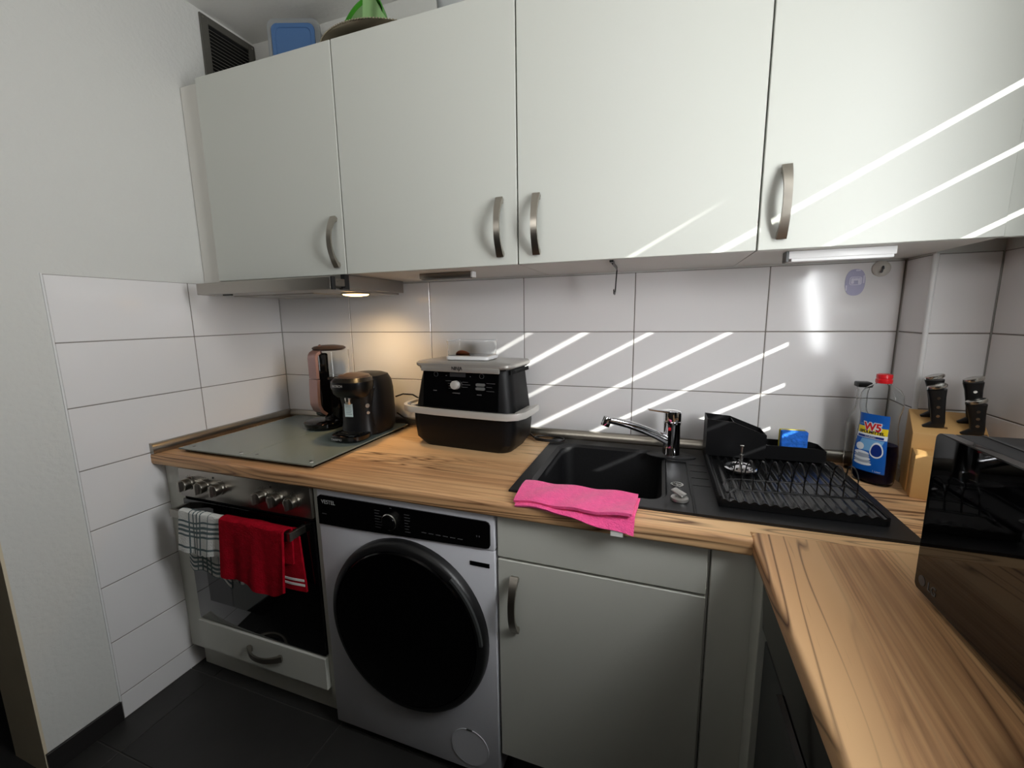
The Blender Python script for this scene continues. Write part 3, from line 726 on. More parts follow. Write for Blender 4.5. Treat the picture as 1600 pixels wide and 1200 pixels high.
# ================================================================== HOB + GLASS COVERS
hb = thing('hob', 'black built-in ceramic hob hidden under two glass covers', 'hob', (.385, -.3, WT))
done('glass', B().box(.09, .675, -.545, -.045, WT + .0003, WT + .0042, .001, 1), 'black_glass', hb)
b = B()
for x in (.245, .525):
    for y, r in ((-.42, .09), (-.17, .075)): b.lathe([(r, 0), (r + .0012, 0), (r + .0012, .0005), (r, .0005)], (x, y, WT + .004), 40, cap=(False, False))
done('zone_marks', b, 'print_grey', hb)['kind'] = 'stuff'
for x0, x1, lab in ((.082, .3845, 'grey-green glass hob cover on the left, nearer the tiled wall'), (.3865, .688, 'grey-green glass hob cover on the right, under the black coffee machine')):
    t = thing('glass_cover', lab, 'hob cover', ((x0 + x1) / 2, -.295, WT + .004), group=None)
    done('plate', B().box(x0, x1, -.561, -.032, WT + .0115, WT + .0165, .0008, 1), 'cover_glass', t)
    for fx in (x0 + .035, x1 - .035):
        for fy in (-.53, -.07):
            done('foot', B().cyl((fx, fy, WT + .0081), 'z', .007, .0070, 16), 'rubber', t)
            done('foot_print', B().cyl((fx, fy, WT + .0168), 'z', .005, .0006, 16), 'black_plastic', t)
    done('corner_clip', B().cyl((x1 - .022, -.540, WT + .0168), 'z', .0055, .0007, 16), 'clear_foot', t)
HZ = WT + .0167

# ================================================================== COFFEE MACHINES
cm = thing('capsule_coffee_machine', 'black rounded coffee machine with pale sticker standing on the right glass cover', 'coffee machine', (.604, -.205, HZ), math.radians(6), local=True)
# local frame: front = -y. body 17 cm wide, 25 cm deep, 25 cm high
def sup(cx, cy, a, b_, z, p=3.0, n=40):
    r = []
    for i in range(n):
        t = 2 * PI * i / n; c, s_ = math.cos(t), math.sin(t)
        r.append((cx + a * math.copysign(abs(c) ** (2 / p), c), cy + b_ * math.copysign(abs(s_) ** (2 / p), s_), z))
    return r
b = B(); b.loops([sup(0, .045, .076, .085, .004), sup(0, .045, .083, .092, .02), sup(0, .045, .086, .093, .09), sup(0, .045, .084, .09, .17), sup(0, .042, .080, .087, .205), sup(0, .038, .070, .078, .228), sup(0, .036, .050, .058, .236)])
done('water_tank', b, 'black_satin', cm)
b = B(); b.loops([sup(0, -.03, .070, .05, .012, 2.6), sup(0, -.028, .064, .045, .05, 2.6), sup(0, -.028, .060, .042, .11, 2.6), sup(0, -.032, .066, .05, .165, 2.6), sup(0, -.034, .07, .056, .185, 2.6)])
done('column', b, 'black_plastic', cm)
b = B(); b.loops([sup(0, -.055, .058, .050, .160, 2.6), sup(0, -.058, .066, .060, .172, 2.6), sup(0, -.058, .0725, .068, .198, 2.6), sup(0, -.056, .0725, .068, .218, 2.6), sup(0, -.05, .062, .060, .231, 2.6)])
hd_ = done('brew_head', b, 'head_black', cm)
b = B(); b.loops([sup(0, -.046, .060, .056, .230, 2.2), sup(0, -.046, .055, .050, .238, 2.2), sup(0, -.046, .034, .031, .244, 2.2), sup(0, -.046, .010, .01, .246, 2.2)])
done('lid', b, 'brown_lid', cm)
done('spout', B().cyl((.002, -.094, .150), 'z', .011, .03, 20, .013, bev=.001), 'chrome_brushed', cm)
b = B(); b.loops([sup(0, -.085, .058, .055, 0, 2.4), sup(0, -.085, .066, .062, .008, 2.4), sup(0, -.085, .067, .063, .022, 2.4), sup(0, -.085, .060, .056, .026, 2.4)])
done('drip_tray', b, 'black_gloss', cm)
b = B()
for i in range(5): b.box(-.045, .045, -.125 + i * .018, -.120 + i * .018, .026, .0275)
done('drip_grid', b, 'steel_bar', cm)
text('lettering', 'BOSCH', .0125, 'print_grey', hd_, (-.016, -.1272, .206), (1, -.03, 0), (0, .0, 1), local=True)
text('lettering', 'TASSIMO', .0105, 'print_grey', cm, (-.022, -.1475, .0135), (1, -.06, 0), (0, .05, 1), local=True, sx=1.1)
t_ = done('sticker', B().box(-.030, .004, -.0752, -.0742, .082, .132, .0002, 1), 'qr_label', cm)
b = B()
for i in range(6): b.box(-.025, -.002 + random.uniform(-.004, .003), -.0755, -.0751, .092 + i * .006, .0935 + i * .006)
done('print', b, 'grey_plastic', t_)
done('button', B().cyl((.058, -.062, .125), (.8, -.6, 0), .008, .004, 20).cyl((.058, -.060, .098), (.8, -.6, 0), .006, .004, 20), 'chrome_brushed', cm)

pm = thing('pad_coffee_machine', 'rose and black coffee machine with clear water tank in the corner behind the other', 'coffee machine', (.400, -.108, HZ), math.radians(-16), local=True)
# front = -y (turned towards the left wall)
b = B(); b.loops([sup(0, .02, .062, .075, .008, 2.6), sup(0, .02, .064, .078, .10, 2.6), sup(0, .02, .062, .075, .19, 2.6), sup(0, .02, .056, .068, .205, 2.6)])
done('body', b, 'black_gloss', pm)
b = B()
sp_path = [(0, -.075, .058), (0, -.094, .075), (0, -.104, .10), (0, -.104, .135), (0, -.102, .178), (0, -.1, .205)]
b.sweep(sp_path, RECT(.030, .006), up=(0, -1, 0)); done('front_strip', b, 'rose', pm)
b = B(); b.sweep([(0, -.1, .208), (0, -.1, .25), (0, -.1, .290), (0, -.098, .300), (0, -.092, .309), (0, -.082, .314), (0, -.062, .316)], RECT(.028, .006), up=(0, -1, 0)); done('lever', b, 'rose', pm)
done('lever_core', B().box(-.025, .025, -.094, -.045, .05, .309, .008, 3), 'black_gloss', pm)
done('water_tank', B().lathe([(.056, .205), (.057, .21), (.058, .318), (.055, .318), (.054, .212), (.0, .2115)], (0, -.004, 0), 40, cap=(True, False)), 'clear', pm)
done('tank_lid', B().lathe([(.056, .318), (.064, .324), (.066, .328), (.058, .334), (.03, .339), (.003, .340)], (-.006, -.022, 0), 40), 'brown_lid', pm)
done('tank_ring', B().lathe([(.058, .197), (.0605, .200), (.0605, .209), (.0585, .211)], (0, -.004, 0), 40), 'chrome_brushed', pm)
b = B(); b.loops([sup(0, -.075, .062, .06, 0, 2.2), sup(0, -.075, .074, .072, .012, 2.2), sup(0, -.075, .076, .074, .026, 2.2), sup(0, -.075, .070, .068, .03, 2.2)])
done('drip_tray', b, 'black_gloss', pm)
done('foot', B().lathe([(.06, 0), (.064, .004), (.062, .012)], (0, .03, 0), 36), 'black_plastic', pm)
done('spout', B().cyl((0, -.068, .07), 'z', .012, .05, 20, .014), 'chrome_brushed', pm)

# ================================================================== AIR FRYER
fr = thing('air_fryer', 'large black air fryer with silver lid and handle band standing left of the sink', 'air fryer', (1.040, -.135, WT), math.radians(-4.5))
ORI[fr.name] = Vector((1.02, -.125, WT)); fr.scale = (1.045, 1, 1)
def rr3(x0, x1, y0, y1, r, z): return [(p[0], p[1], z) for p in rrect(x0, x1, y0, y1, r, 6)]
b = B(); b.loops([rr3(.858, 1.198, -.222, -.045, .04, WT + .006), rr3(.862, 1.194, -.218, -.048, .04, WT)], cap=(True, True)); b.loops([rr3(.858, 1.198, -.222, -.045, .04, WT + .006), rr3(.838, 1.216, -.240, -.030, .045, WT + .032), rr3(.832, 1.222, -.243, -.027, .045, WT + .09), rr3(.832, 1.222, -.243, -.027, .045, WT + .132)])
dr_ = done('drawer', b, 'black_satin', fr)
b = B(); b.loops([rr3(.836, 1.217, -.236, -.027, .05, WT + .134), rr3(.840, 1.214, -.234, -.027, .05, WT + .16), rr3(.852, 1.205, -.226, -.028, .05, WT + .235), rr3(.862, 1.20, -.220, -.030, .05, WT + .284)])
up_ = done('upper_body', b, 'black_satin', fr)
# control panel plate (slightly proud of the front)
def fy(z): return -.2365 + (z - (WT + .134)) / .15 * .0165
zA, zB_ = WT + .150, WT + .285
b = B(); b.loops([[(.888, fy(zA) - .004, zA), (1.172, fy(zA) - .004, zA), (1.172, fy(zB_) - .004, zB_), (.888, fy(zB_) - .004, zB_)], [(.888, fy(zA) + .01, zA), (1.172, fy(zA) + .01, zA), (1.172, fy(zB_) + .01, zB_), (.888, fy(zB_) + .01, zB_)]])
pn = done('control_panel', b, 'black_gloss', fr)
def on_panel(z, d=.0046): return fy(z) - d
kz = WT + .232
tilt = Vector((0, -1, .11)).normalized()
done('dial', B().cyl((1.018, on_panel(kz) - .008, kz), tuple(tilt), .0155, .016, 36, .0145, bev=.0012), 'silver_plastic', pn)
b = B(); b.box(.992, 1.052, on_panel(WT + .268) - .0004, on_panel(WT + .268) + .0012, WT + .259, WT + .277); done('display', b, 'display', pn)
for q in (0, 1):
    z = WT + .236 - q * .013; b = B(); b.prism(rrect(1.092, 1.125, z - .005, z + .005, .0045), 'y', on_panel(z) - .003, on_panel(z) + .002); done('button', b, 'grey_plastic', pn)
b = B()
def mk(x, z, wd2, h=.0013): b.box(x, x + wd2, on_panel(z) - .0003, on_panel(z) + .001, z - h / 2, z + h / 2)
for i, wd2 in enumerate((.024, .015, .012, .011)): mk(1.0 - wd2, WT + .244 - i * .0085, wd2)
for i, wd2 in enumerate((.022, .03, .021)): mk(1.04, WT + .242 - i * .0085, wd2)
for i in range(3): mk(1.13, WT + .242 - i * .013, (.03, .02, .028)[i])
mk(.928, WT + .208, .014, .003); mk(1.004, WT + .203, .028, .003); mk(1.096, WT + .202, .017, .003)
for x in (.977, 1.068):
    for z in (WT + .262, WT + .276): mk(x, z, .004, .002)
done('panel_print', b, 'print_dim', pn)['kind'] = 'stuff'
b = B()
for x in (.938, 1.112): b.lathe([(.0075, 0), (.0083, 0), (.0083, .0008), (.0075, .0008)], (x, on_panel(WT + .265), WT + .265), 24, mtx=Matrix.Rotation(PI / 2, 4, 'X'), cap=(False, False))
done('button_rings', b, 'print_dim', pn)
# lid with apron
b = B(); b.loops([rr3(.858, 1.206, -.232, -.028, .03, WT + .290), rr3(.852, 1.212, -.238, -.024, .033, WT + .296), rr3(.852, 1.212, -.238, -.024, .033, WT + .304), rr3(.858, 1.206, -.232, -.028, .03, WT + .309)])
b.box(.884, 1.177, -.237, -.226, WT + .276, WT + .302, .002)
ld_ = done('lid', b, 'fryer_lid', fr)
text('lettering', 'NINJA', .0185, 'label_black', ld_, (1.026, -.2376, WT + .289), (1, 0, 0), (0, 0, 1), sx=.8)
done('seal', B().box(.87, 1.195, -.22, -.036, WT + .284, WT + .2905), 'black_plastic', fr)
b = B()
for i in range(14): b.box(1.2005, 1.2045, -.20 + i * .0115, -.193 + i * .0115, WT + .27, WT + .283)
done('vent_slots', b, 'void', fr)
# handle band
b = B(); hp = [(.808, -.085, WT + .142), (.800, -.15, WT + .142), (.798, -.20, WT + .142), (.803, -.225, WT + .141), (.820, -.245, WT + .140), (.85, -.254, WT + .139), (.95, -.258, WT + .138), (1.05, -.258, WT + .138), (1.17, -.256, WT + .138), (1.21, -.251, WT + .138), (1.238, -.236, WT + .139), (1.252, -.21, WT + .141), (1.256, -.16, WT + .143), (1.252, -.09, WT + .143)]
b.sweep(hp, [(-.006, -.010), (.006, -.012), (.0075, 0), (.006, .010), (-.006, .010), (-.0075, 0)], up=(0, 0, 1))
done('handle', b, 'silver_plastic', dr_)
done('handle_bridge', B().box(.812, .835, -.21, -.09, WT + .132, WT + .146, .003).box(1.218, 1.248, -.21, -.09, WT + .132, WT + .146, .003).box(.86, 1.2, -.256, -.238, WT + .130, WT + .144, .003), 'silver_plastic', dr_)
# clear kitchen box on its lid
FT = WT + .3092
cb = thing('storage_box', 'small clear box with white base on the air fryer lid, orange piece inside', 'box', (1.043, -.13, FT))
done('base', B().loops([rr3(.966, 1.12, -.18, -.08, .012, FT), rr3(.960, 1.126, -.186, -.074, .015, FT + .004), rr3(.960, 1.126, -.186, -.074, .015, FT + .013), rr3(.964, 1.122, -.182, -.078, .014, FT + .016)]), 'white_plastic', cb)
b = B(); b.loops([rr3(.966, 1.120, -.18, -.08, .012, FT + .0162), rr3(.963, 1.123, -.183, -.077, .013, FT + .068), rr3(.9655, 1.1205, -.1805, -.0795, .0115, FT + .068), rr3(.9685, 1.1175, -.1775, -.0825, .01, FT + .0185)], cap=(True, True))
done('clear_wall', b, 'clear', cb)
b = B(); b.loops([sup(1.01, -.14, .026, .018, FT + .019, 2), sup(1.01, -.14, .027, .019, FT + .023, 2), sup(1.006, -.14, .016, .012, FT + .030, 2), sup(1.004, -.14, .006, .005, FT + .033, 2)])
done('rim', B().loops([[(p[0], p[1], z) for p in rrect(.9625 + d, 1.1235 - d, -.1835 + d, -.0765 - d, .013 - d * .8, 6)] for d, z in ((0, FT + .0684), (0, FT + .0705), (.003, FT + .0705), (.003, FT + .0684))], closed=True), 'rim_clear', cb)
single('snack', b, 'orange', 'orange lump lying in the clear box on the air fryer', 'food')

# power cables
single('power_cable', B().tube([(.652, -.06, 1.045), (.68, -.045, 1.055), (.72, -.035, 1.052), (.755, -.035, 1.035), (.79, -.02, 1.02), (.83, -.012, 1.0)], .0032), 'black_plastic', 'black cable running from coffee machine behind the air fryer', 'cable')
b = B(); b.tube([(.652, -.055, .975), (.685, -.055, .957), (.72, -.05, .948), (.76, -.045, .945), (.80, -.035, .95), (.83, -.02, .955)], .0032)
single('power_cable', b, 'black_plastic', 'lower black cable between coffee machine and air fryer', 'cable')
b = B(); lp = []
for i in range(34):
    a = 2 * PI * i / 22 + 2.6; k = i / 33
    lp.append((1.315 + .055 * math.cos(a), -.062 + .030 * math.sin(a), WT + .0105 + .007 * k))
b.tube([(1.21, -.036, .93), (1.235, -.04, .925), (1.25, -.05, WT + .0105)] + lp, .0034)
single('power_cable', b, 'black_plastic', 'coiled black cable lying between air fryer and sink corner', 'cable')

# ================================================================== SINK
sk = thing('sink', 'black granite sink with bowl on the left and drainer on the right', 'sink', (1.76, -.28, WT))
SX0, SX1, SY0, SY1 = 1.322, 2.202, -.528, -.026; ST = WT + .007
def ray_rect(c, p, x0, x1, y0, y1):
    dx, dy = p[0] - c[0], p[1] - c[1]; t = 1e9
    if dx > 1e-9: t = min(t, (x1 - c[0]) / dx)
    if dx < -1e-9: t = min(t, (x0 - c[0]) / dx)
    if dy > 1e-9: t = min(t, (y1 - c[1]) / dy)
    if dy < -1e-9: t = min(t, (y0 - c[1]) / dy)
    return (c[0] + dx * t, c[1] + dy * t)
bx0, bx1, by0, by1 = 1.372, 1.708, -.468, -.092; cc = ((bx0 + bx1) / 2, (by0 + by1) / 2)
inn = rrect(bx0, bx1, by0, by1, .045, 8)
# fix corner gaps by adding the rectangle's own corners
ang = lambda p: math.atan2(p[1] - cc[1], p[0] - cc[0])
outp = [ray_rect(cc, p, SX0, 1.718, SY0, SY1) for p in inn]
for cr in ((SX0, SY0), (SX0, SY1), (1.718, SY0), (1.718, SY1)):
    k = min(range(len(inn)), key=lambda i: abs(ang(inn[i]) - ang(cr))); outp[k] = cr
b = B()
wall = lambda d, z, r: [(p[0], p[1], z) for p in rrect(bx0 + d, bx1 - d, by0 + d, by1 - d, r, 8)]
b.loops([[(p[0], p[1], WT + .0002) for p in outp], [(p[0], p[1], ST - .002) for p in outp], [(cc[0] + (p[0] - cc[0]) * .995, cc[1] + (p[1] - cc[1]) * .995, ST) for p in outp], [(p[0], p[1], ST) for p in rrect(bx0 - .012, bx1 + .012, by0 - .012, by1 + .012, .052, 8)], wall(-.008, ST - .003, .05), wall(0, ST - .008, .045), wall(.012, WT - .165, .04), wall(.03, WT - .178, .03), wall(.10, WT - .181, .03)], cap=(False, True))
# drainer side with shallow channel and ribs
b.box(1.716, 1.722, SY0, SY1, WT + .0002, ST)
b.box(1.7215, 1.779, SY0, -.43, WT + .0002, ST); b.box(1.7215, 1.779, -.165, SY1, WT + .0002, ST); b.box(1.7215, 1.779, -.4305, -.1645, WT + .0002, ST - .0045)
b.box(1.778, 1.784, SY0, SY1, WT + .0002, ST); b.prism([(1.783, SY0), (SX1 - .012, SY0), (SX1 - .004, SY0 + .003), (SX1, SY0 + .012), (SX1, SY1 - .012), (SX1 - .01, SY1), (1.783, SY1)], 'z', WT + .0002, ST)
bowl = done('basin', b, 'sink_granite', sk, ang=30)
b = B()
for i in range(4): b.box(1.786, 1.83, -.19 - i * .055, -.186 - i * .055, ST, ST + .0012)
done('drainer_ribs', b, 'black_plastic', sk)
b = B(); b.lathe([(.033, 0), (.038, .001), (.04, .004), (.028, .002)], (1.54, -.28, WT - .1805), 36); done('drain', b, 'chrome_brushed', sk)
b = B(); zc = ST - .0042; b.lathe([(.0125, 0), (.0165, 0), (.0165, .0018), (.0125, .0018)], (1.747, -.352, zc), 32, cap=(False, False)); b.box(1.733, 1.761, -.3545, -.3495, zc, zc + .0015); b.cyl((1.747, -.352, zc + .001), 'z', .0045, .0016, 16)
b.box(1.7445, 1.7495, -.366, -.352, zc, zc + .0015); done('overflow_grate', b, 'chrome_brushed', sk)
b = B(); b.lathe([(.0205, 0), (.0215, .002), (.0205, .007), (.017, .009)], (1.749, -.462, ST), 32)
b.box(-.017, .017, -.0115, .0115, -.003, .003, .0028, 3, mtx=Matrix.Translation((1.747, -.455, ST + .0165)) @ Matrix.Rotation(math.radians(-35), 4, 'Z') @ Matrix.Rotation(math.radians(14), 4, 'Y')); done('pop_up_knob', b, 'alu_light', sk)

fa_ = thing('faucet', 'chrome single-lever kitchen faucet at the back of the sink', 'faucet', (1.735, -.112, ST))
FX, FYY = 1.735, -.112
done('base_plate', B().loops([sup(FX, FYY - .005, .075, .036, ST, 2), sup(FX, FYY - .005, .075, .036, ST + .002, 2), sup(FX, FYY - .005, .070, .032, ST + .004, 2)]), 'sink_granite', fa_)
done('body', B().lathe([(.028, ST + .004), (.028, ST + .008), (.0258, ST + .012), (.0258, 1.018), (.0272, 1.020), (.0272, 1.0265)], (FX, FYY, 0), 36), 'chrome', fa_)
lv = done('lever', B().lathe([(.025, 1.028), (.0272, 1.031), (.0276, 1.055), (.0262, 1.063), (.014, 1.066)], (FX, FYY, 0), 36).sweep([(FX + .01, FYY - .004, 1.060), (FX - .02, FYY - .014, 1.062), (FX - .045, FYY - .022, 1.065), (FX - .075, FYY - .030, 1.070)], [(-.013, -.002), (0, -.0035), (.013, -.002), (.013, .002), (0, .003), (-.013, .002)], up=(0, 0, 1), scale=lambda t: (1 - .25 * t, 1.6 - .8 * t)), 'chrome', fa_)
done('temperature_dot', B().box(FX - .012, FX - .004, FYY - .0268, FYY - .0245, 1.003, 1.012, .0005, 1), 'red_dot', fa_)
sp = [(FX - .012, FYY - .008, .966), (FX - .05, FYY - .026, .988), (FX - .09, FYY - .044, 1.007), (FX - .135, FYY - .064, 1.025), (FX - .172, FYY - .08, 1.036), (FX - .192, FYY - .089, 1.040)]
done('spout', B().sweep(sp, [(.014 * math.copysign(abs(math.cos(a)) ** .6, math.cos(a)), .0115 * math.copysign(abs(math.sin(a)) ** .6, math.sin(a))) for a in [2 * PI * i / 16 for i in range(16)]], scale=lambda t: (1 - .15 * t, 1.35 - .5 * t)), 'chrome', fa_)
e = Vector((FX - .198, FYY - .091, 1.036)); done('aerator', B().cyl(tuple(e), (.35, .12, 1), .0145, .030, 24, .0145, bev=.001), 'chrome', fa_)

# pink cloth over the worktop edge
pc = thing('cleaning_cloth', 'folded pink microfibre cloth lying over the front edge of the sink', 'cloth', (1.5, -.55, WT))
def ptop(u, v):
    # u along x, v from back to front
    x0, x1 = 1.357 + .004 * v, 1.652 - .008 * v
    y = -.484 - .118 * v + .004 * math.sin(6 * u + 1) * v - .014 * u * v
    z = ST + .010 + .0035 * math.sin(4.2 * u + .5) * math.sin(PI * v) + .002 * math.sin(17 * u + 5 * v) - .006 * (v ** 6) * (1 - u) + .004 * u * v
    return (x0 + (x1 - x0) * u, y, z)
done('upper_layer', B().sheet(ptop, 40, 16, .007), 'pink_cloth', pc)
def plow(u, v):
    x, y, z = ptop(.02 + .985 * u, min(1, .05 + v * .96))
    z -= .0065; dr = .036 * max(0, (u - .30) / .70) ** 1.0
    if v > .84:
        k = (v - .84) / .16; y -= .004 * k + .004; z -= dr * k + .002 * k
    return (x + .004 * u, y, max(z, ST + .0012) if v < .84 else z)
done('lower_layer', B().sheet(plow, 40, 26, .005), 'pink_cloth', pc)
done('care_tag', B().box(1.600, 1.627, -.6225, -.621, .8775, .8925, mtx=Matrix.Identity(4)), 'tag_white', pc)

# ================================================================== DISH RACK
dk = thing('dish_rack', 'black ribbed drip tray with a wire plate rack standing on the drainer', 'dish rack', (2.0, -.26, ST))
RX0, RX1, RY0, RY1 = 1.838, 2.163, -.474, -.044; RB = ST + .0015; RT = .936
# ribbed floor: wave profile along x, extruded along y
n = 150; zt = RT - .003
top = [(RX0 + .004 + (RX1 - RX0 - .008) * i / n, zt + .0026 * math.sin(2 * PI * 15 * i / n)) for i in range(n + 1)]
done('drip_tray', B().prism([(RX0 + .004, RB)] + top + [(RX1 - .004, RB)], 'y', RY0, RY1 - .003), 'tray_black', dk, ang=50)
done('tray_rim', B().box(RX0 - .003, RX0 + .0045, RY0, RY1, RB, RT + .006, .002).box(RX1 - .0045, RX1 + .003, RY0, RY1, RB, RT + .0, .002).box(RX0, RX1, RY1 - .006, RY1, RB, RT + .006, .002), 'black_satin', dk)
wr_ = RT + .0025
yB, yA = -.440, -.368
rail_path = [(1.853, -.405, wr_ + .006), (1.856, -.437, wr_), (1.862, -.446, wr_ + .004), (1.873, yB, wr_ + .010), (2.125, yB + .024, wr_ + .010), (2.140, yB + .026, wr_ + .008), (2.152, yB + .02, wr_ + .001), (2.154, -.385, wr_ + .001),
             (2.146, -.352, wr_ + .006), (2.132, yA + .026, wr_ + .010), (2.115, yA + .024, wr_ + .010), (1.885, yA, wr_ + .010), (1.870, yA - .003, wr_ + .009), (1.860, yA - .012, wr_ + .006)]
done('base_wire', B().tube(rail_path, .0024, 8, closed=True), 'black_wire', dk)
for i in range(10):
    k = i / 9; xf = 1.884 + (2.124 - 1.884) * k; yf = yB + .024 * k; xb = xf - .006 + .004 * k; yb_ = yA + .024 * k; zb = wr_ + .010
    pts = [(xf, yf, zb), (xf + .001, yf + .002, zb + .022), (xf + .0015, yf + .006, zb + .042)]
    for j in range(1, 8):
        a = PI * j / 8; c_ = ((yf + .006) + (yb_ - .012)) / 2; r_ = ((yb_ - .012) - (yf + .006)) / 2
        pts.append((xf + .0015 - .003 * j / 8, c_ - r_ * math.cos(a), zb + .042 + .021 * math.sin(a)))
    pts += [(xb + .001, yb_ - .012, zb + .042), (xb, yb_ - .004, zb + .018), (xb - .001, yb_, zb)]
    done('plate_hoop', B().tube(pts, .0017, 8), 'black_wire', dk)

ch = thing('cutlery_holder', 'tall black two-part cutlery holder with slanted top at the back of the rack', 'cutlery holder', (1.915, -.1, RT))
def hollow(px, y0, y1, zb, th=.0022, top=None):
    """open box: profile px [(x,ztop)...] along x, walls th"""
    b = B(); x0, x1 = px[0][0], px[-1][0]
    for ya, yb_ in ((y0, y0 + th), (y1 - th, y1)):
        b.prism([(x0, zb)] + px + [(x1, zb)], 'y', ya, yb_)
    b.box(x0, x0 + th, y0 + th, y1 - th, zb, px[0][1]); b.box(x1 - th, x1, y0 + th, y1 - th, zb, px[-1][1]); b.box(x0 + th, x1 - th, y0 + th, y1 - th, zb, zb + .004)
    return b
zb = RT + .0006
done('holder', hollow([(1.834, 1.051), (1.908, 1.045), (1.996, 1.011)], -.146, -.056, zb), 'black_satin', ch)
done('divider', B().prism([(-.1435, zb + .004), (-.1435, 1.040), (-.0585, 1.040), (-.0585, zb + .004)], 'x', 1.909, 1.9112), 'black_satin', ch)
cd = single('sponge_caddy', hollow([(2.0, .978), (2.13, .978), (2.152, .972)], -.132, -.056, zb), 'black_satin', 'low open black caddy holding the blue sponge at back of the rack', 'caddy')
spg = thing('sponge', 'blue sponge with yellow-green scouring side standing in the black caddy', 'sponge', (2.078, -.095, zb + .0045))
done('foam', B().box(2.042, 2.110, -.112, -.092, zb + .005, 1.020, .003, 2), 'sponge_blue', spg)
done('scourer', B().box(2.040, 2.108, -.0915, -.084, zb + .005, 1.021, .002, 1), 'sponge_yellow', spg)
st = thing('sink_strainer', 'shiny steel sink strainer with upright stem lying on the drip tray', 'strainer', (1.913, -.262, RT))
done('basket', B().lathe([(.036, RT + .001), (.041, RT + .006), (.0425, RT + .010), (.038, RT + .0125), (.030, RT + .010), (.022, RT + .014), (.012, RT + .018), (.004, RT + .019)], (1.913, -.262, 0), 40), 'chrome', st)
b = B()
for i in range(12):
    a = 2 * PI * i / 12; b.cyl((1.913 + .0265 * math.cos(a), -.262 + .0265 * math.sin(a), RT + .0125), 'z', .0025, .0012, 10)
done('holes', b, 'void', st)
done('stem', B().cyl((1.913, -.262, RT + .032), 'z', .0052, .028, 16).cyl((1.913, -.262, RT + .056), 'z', .0032, .03, 14).cyl((1.913, -.262, RT + .0455), 'z', .006, .003, 16).cyl((1.913, -.262, RT + .0715), 'z', .0052, .003, 16, bev=.0008), 'chrome_brushed', st)

# ================================================================== BOTTLES
sb = thing('dish_soap_bottle', 'clear dish soap bottle with red cap, blue liquid and blue label by the pillar', 'bottle', (2.250, -.165, WT), math.radians(-48), local=True)
PR = [(.036, 0), (.044, .003), (.0465, .012), (.0485, .05), (.0485, .085), (.046, .115), (.0425, .145), (.041, .165), (.0425, .19), (.0465, .212), (.0475, .228), (.045, .244), (.037, .258), (.025, .267), (.0165, .271), (.0155, .276)]
DEP = .62
def bw(z):
    for (r0, z0), (r1, z1) in zip(PR, PR[1:]):
        if z0 <= z <= z1: return r0 + (r1 - r0) * (z - z0) / max(z1 - z0, 1e-6)
    return PR[-1][0]
def bsurf(x, z, off=.0006):
    wv = bw(z) + .0; d = wv * DEP; q = min(abs(x) / wv, .995)
    return (x, -d * (1 - q ** 2.6) ** (1 / 2.6) - off, z)
inner = [(r - .0013, z) for r, z in PR[2:-2]][::-1]
b = B(); b.lathe(PR + [(.0145, .276)] + [(max(r - .0013, .006), z) for r, z in PR[::-1][1:-1]] + [(.04, .0045)], seg=56, sy=DEP, p=2.6, cap=(True, True))
done('bottle', b, 'clear_bottle', sb)
liq = [(r - .0016, z) for r, z in [(.040, .0055), (.0455, .013)] + [q for q in PR if .04 < q[1] < .11] + [(bw(.112), .112)]]
done('liquid', B().lathe(liq, seg=56, sy=DEP, p=2.6), 'blue_soap', sb)
done('cap', B().lathe([(.0175, .2745), (.018, .277), (.018, .284), (.0165, .2855), (.0165, .288), (.0175, .289), (.017, .297), (.012, .299)], seg=36), 'red_cap', sb)
def patch(pts_fn, nu, nv, off):
    b = B(); t = bmesh.new(); g = [[t.verts.new(bsurf(*pts_fn(i / nu, j / nv), off)) for j in range(nv + 1)] for i in range(nu + 1)]
    for i in range(nu):
        for j in range(nv): t.faces.new((g[i][j], g[i + 1][j], g[i + 1][j + 1], g[i][j + 1]))
    return b._merge(t)
lw = lambda z: .0335 + .004 * min(1, max(0, (.15 - z) / .08))
lab = done('label', patch(lambda u, v: ((-1 + 2 * u) * lw(.035 + .157 * v), .035 + .157 * v), 24, 40, .0006), 'label_blue', sb)
def lrect(name, x0, x1, z0, z1, m, off, nu=10, nv=6, sk_=0): return done(name, patch(lambda u, v: (x0 + (x1 - x0) * u + sk_ * v, z0 + (z1 - z0) * v), nu, nv, off), m, lab)
def ldisc(name, cx, cz, rx, rz, m, off, n=20, pw=1):
    b = B(); t = bmesh.new(); c = t.verts.new(bsurf(cx, cz, off)); rg = []
    for k in (.5, 1): rg.append([t.verts.new(bsurf(cx + k * rx * math.cos(2 * PI * i / n), cz + k * rz * math.sin(2 * PI * i / n) * (1 if pw == 1 or math.sin(2 * PI * i / n) < 0 else pw), off)) for i in range(n)])
    for i in range(n): t.faces.new((c, rg[0][i], rg[0][(i + 1) % n])); t.faces.new((rg[0][i], rg[1][i], rg[1][(i + 1) % n], rg[0][(i + 1) % n]))
    return done(name, b._merge(t), m, lab)
lrect('sky_glow', -.033, -.004, .162, .168, 'label_light', .0009, sk_=.03)
lrect('yellow_band', -.0333, .0333, .138, .157, 'label_yellow', .0009)
lrect('white_band', -.034, .034, .126, .138, 'label_white', .0009)
lrect('blue_bar', -.031, .028, .1275, .1335, 'label_dark', .0011)
lrect('light_fan', -.030, .020, .092, .124, 'label_light', .0008, sk_=.01)
ldisc('drop', .0165, .092, .0145, .016, 'label_white', .0010, pw=1.7); ldisc('drop', .0165, .0925, .012, .0125, 'label_dark', .0012, pw=1.7)
for k in range(5): ldisc('plate', -.012 - .001 * k, .056 + .007 * k, .022 - .001 * k, .0055, 'label_white' if k % 2 == 0 else 'label_grey', .0010 + .0001 * k)
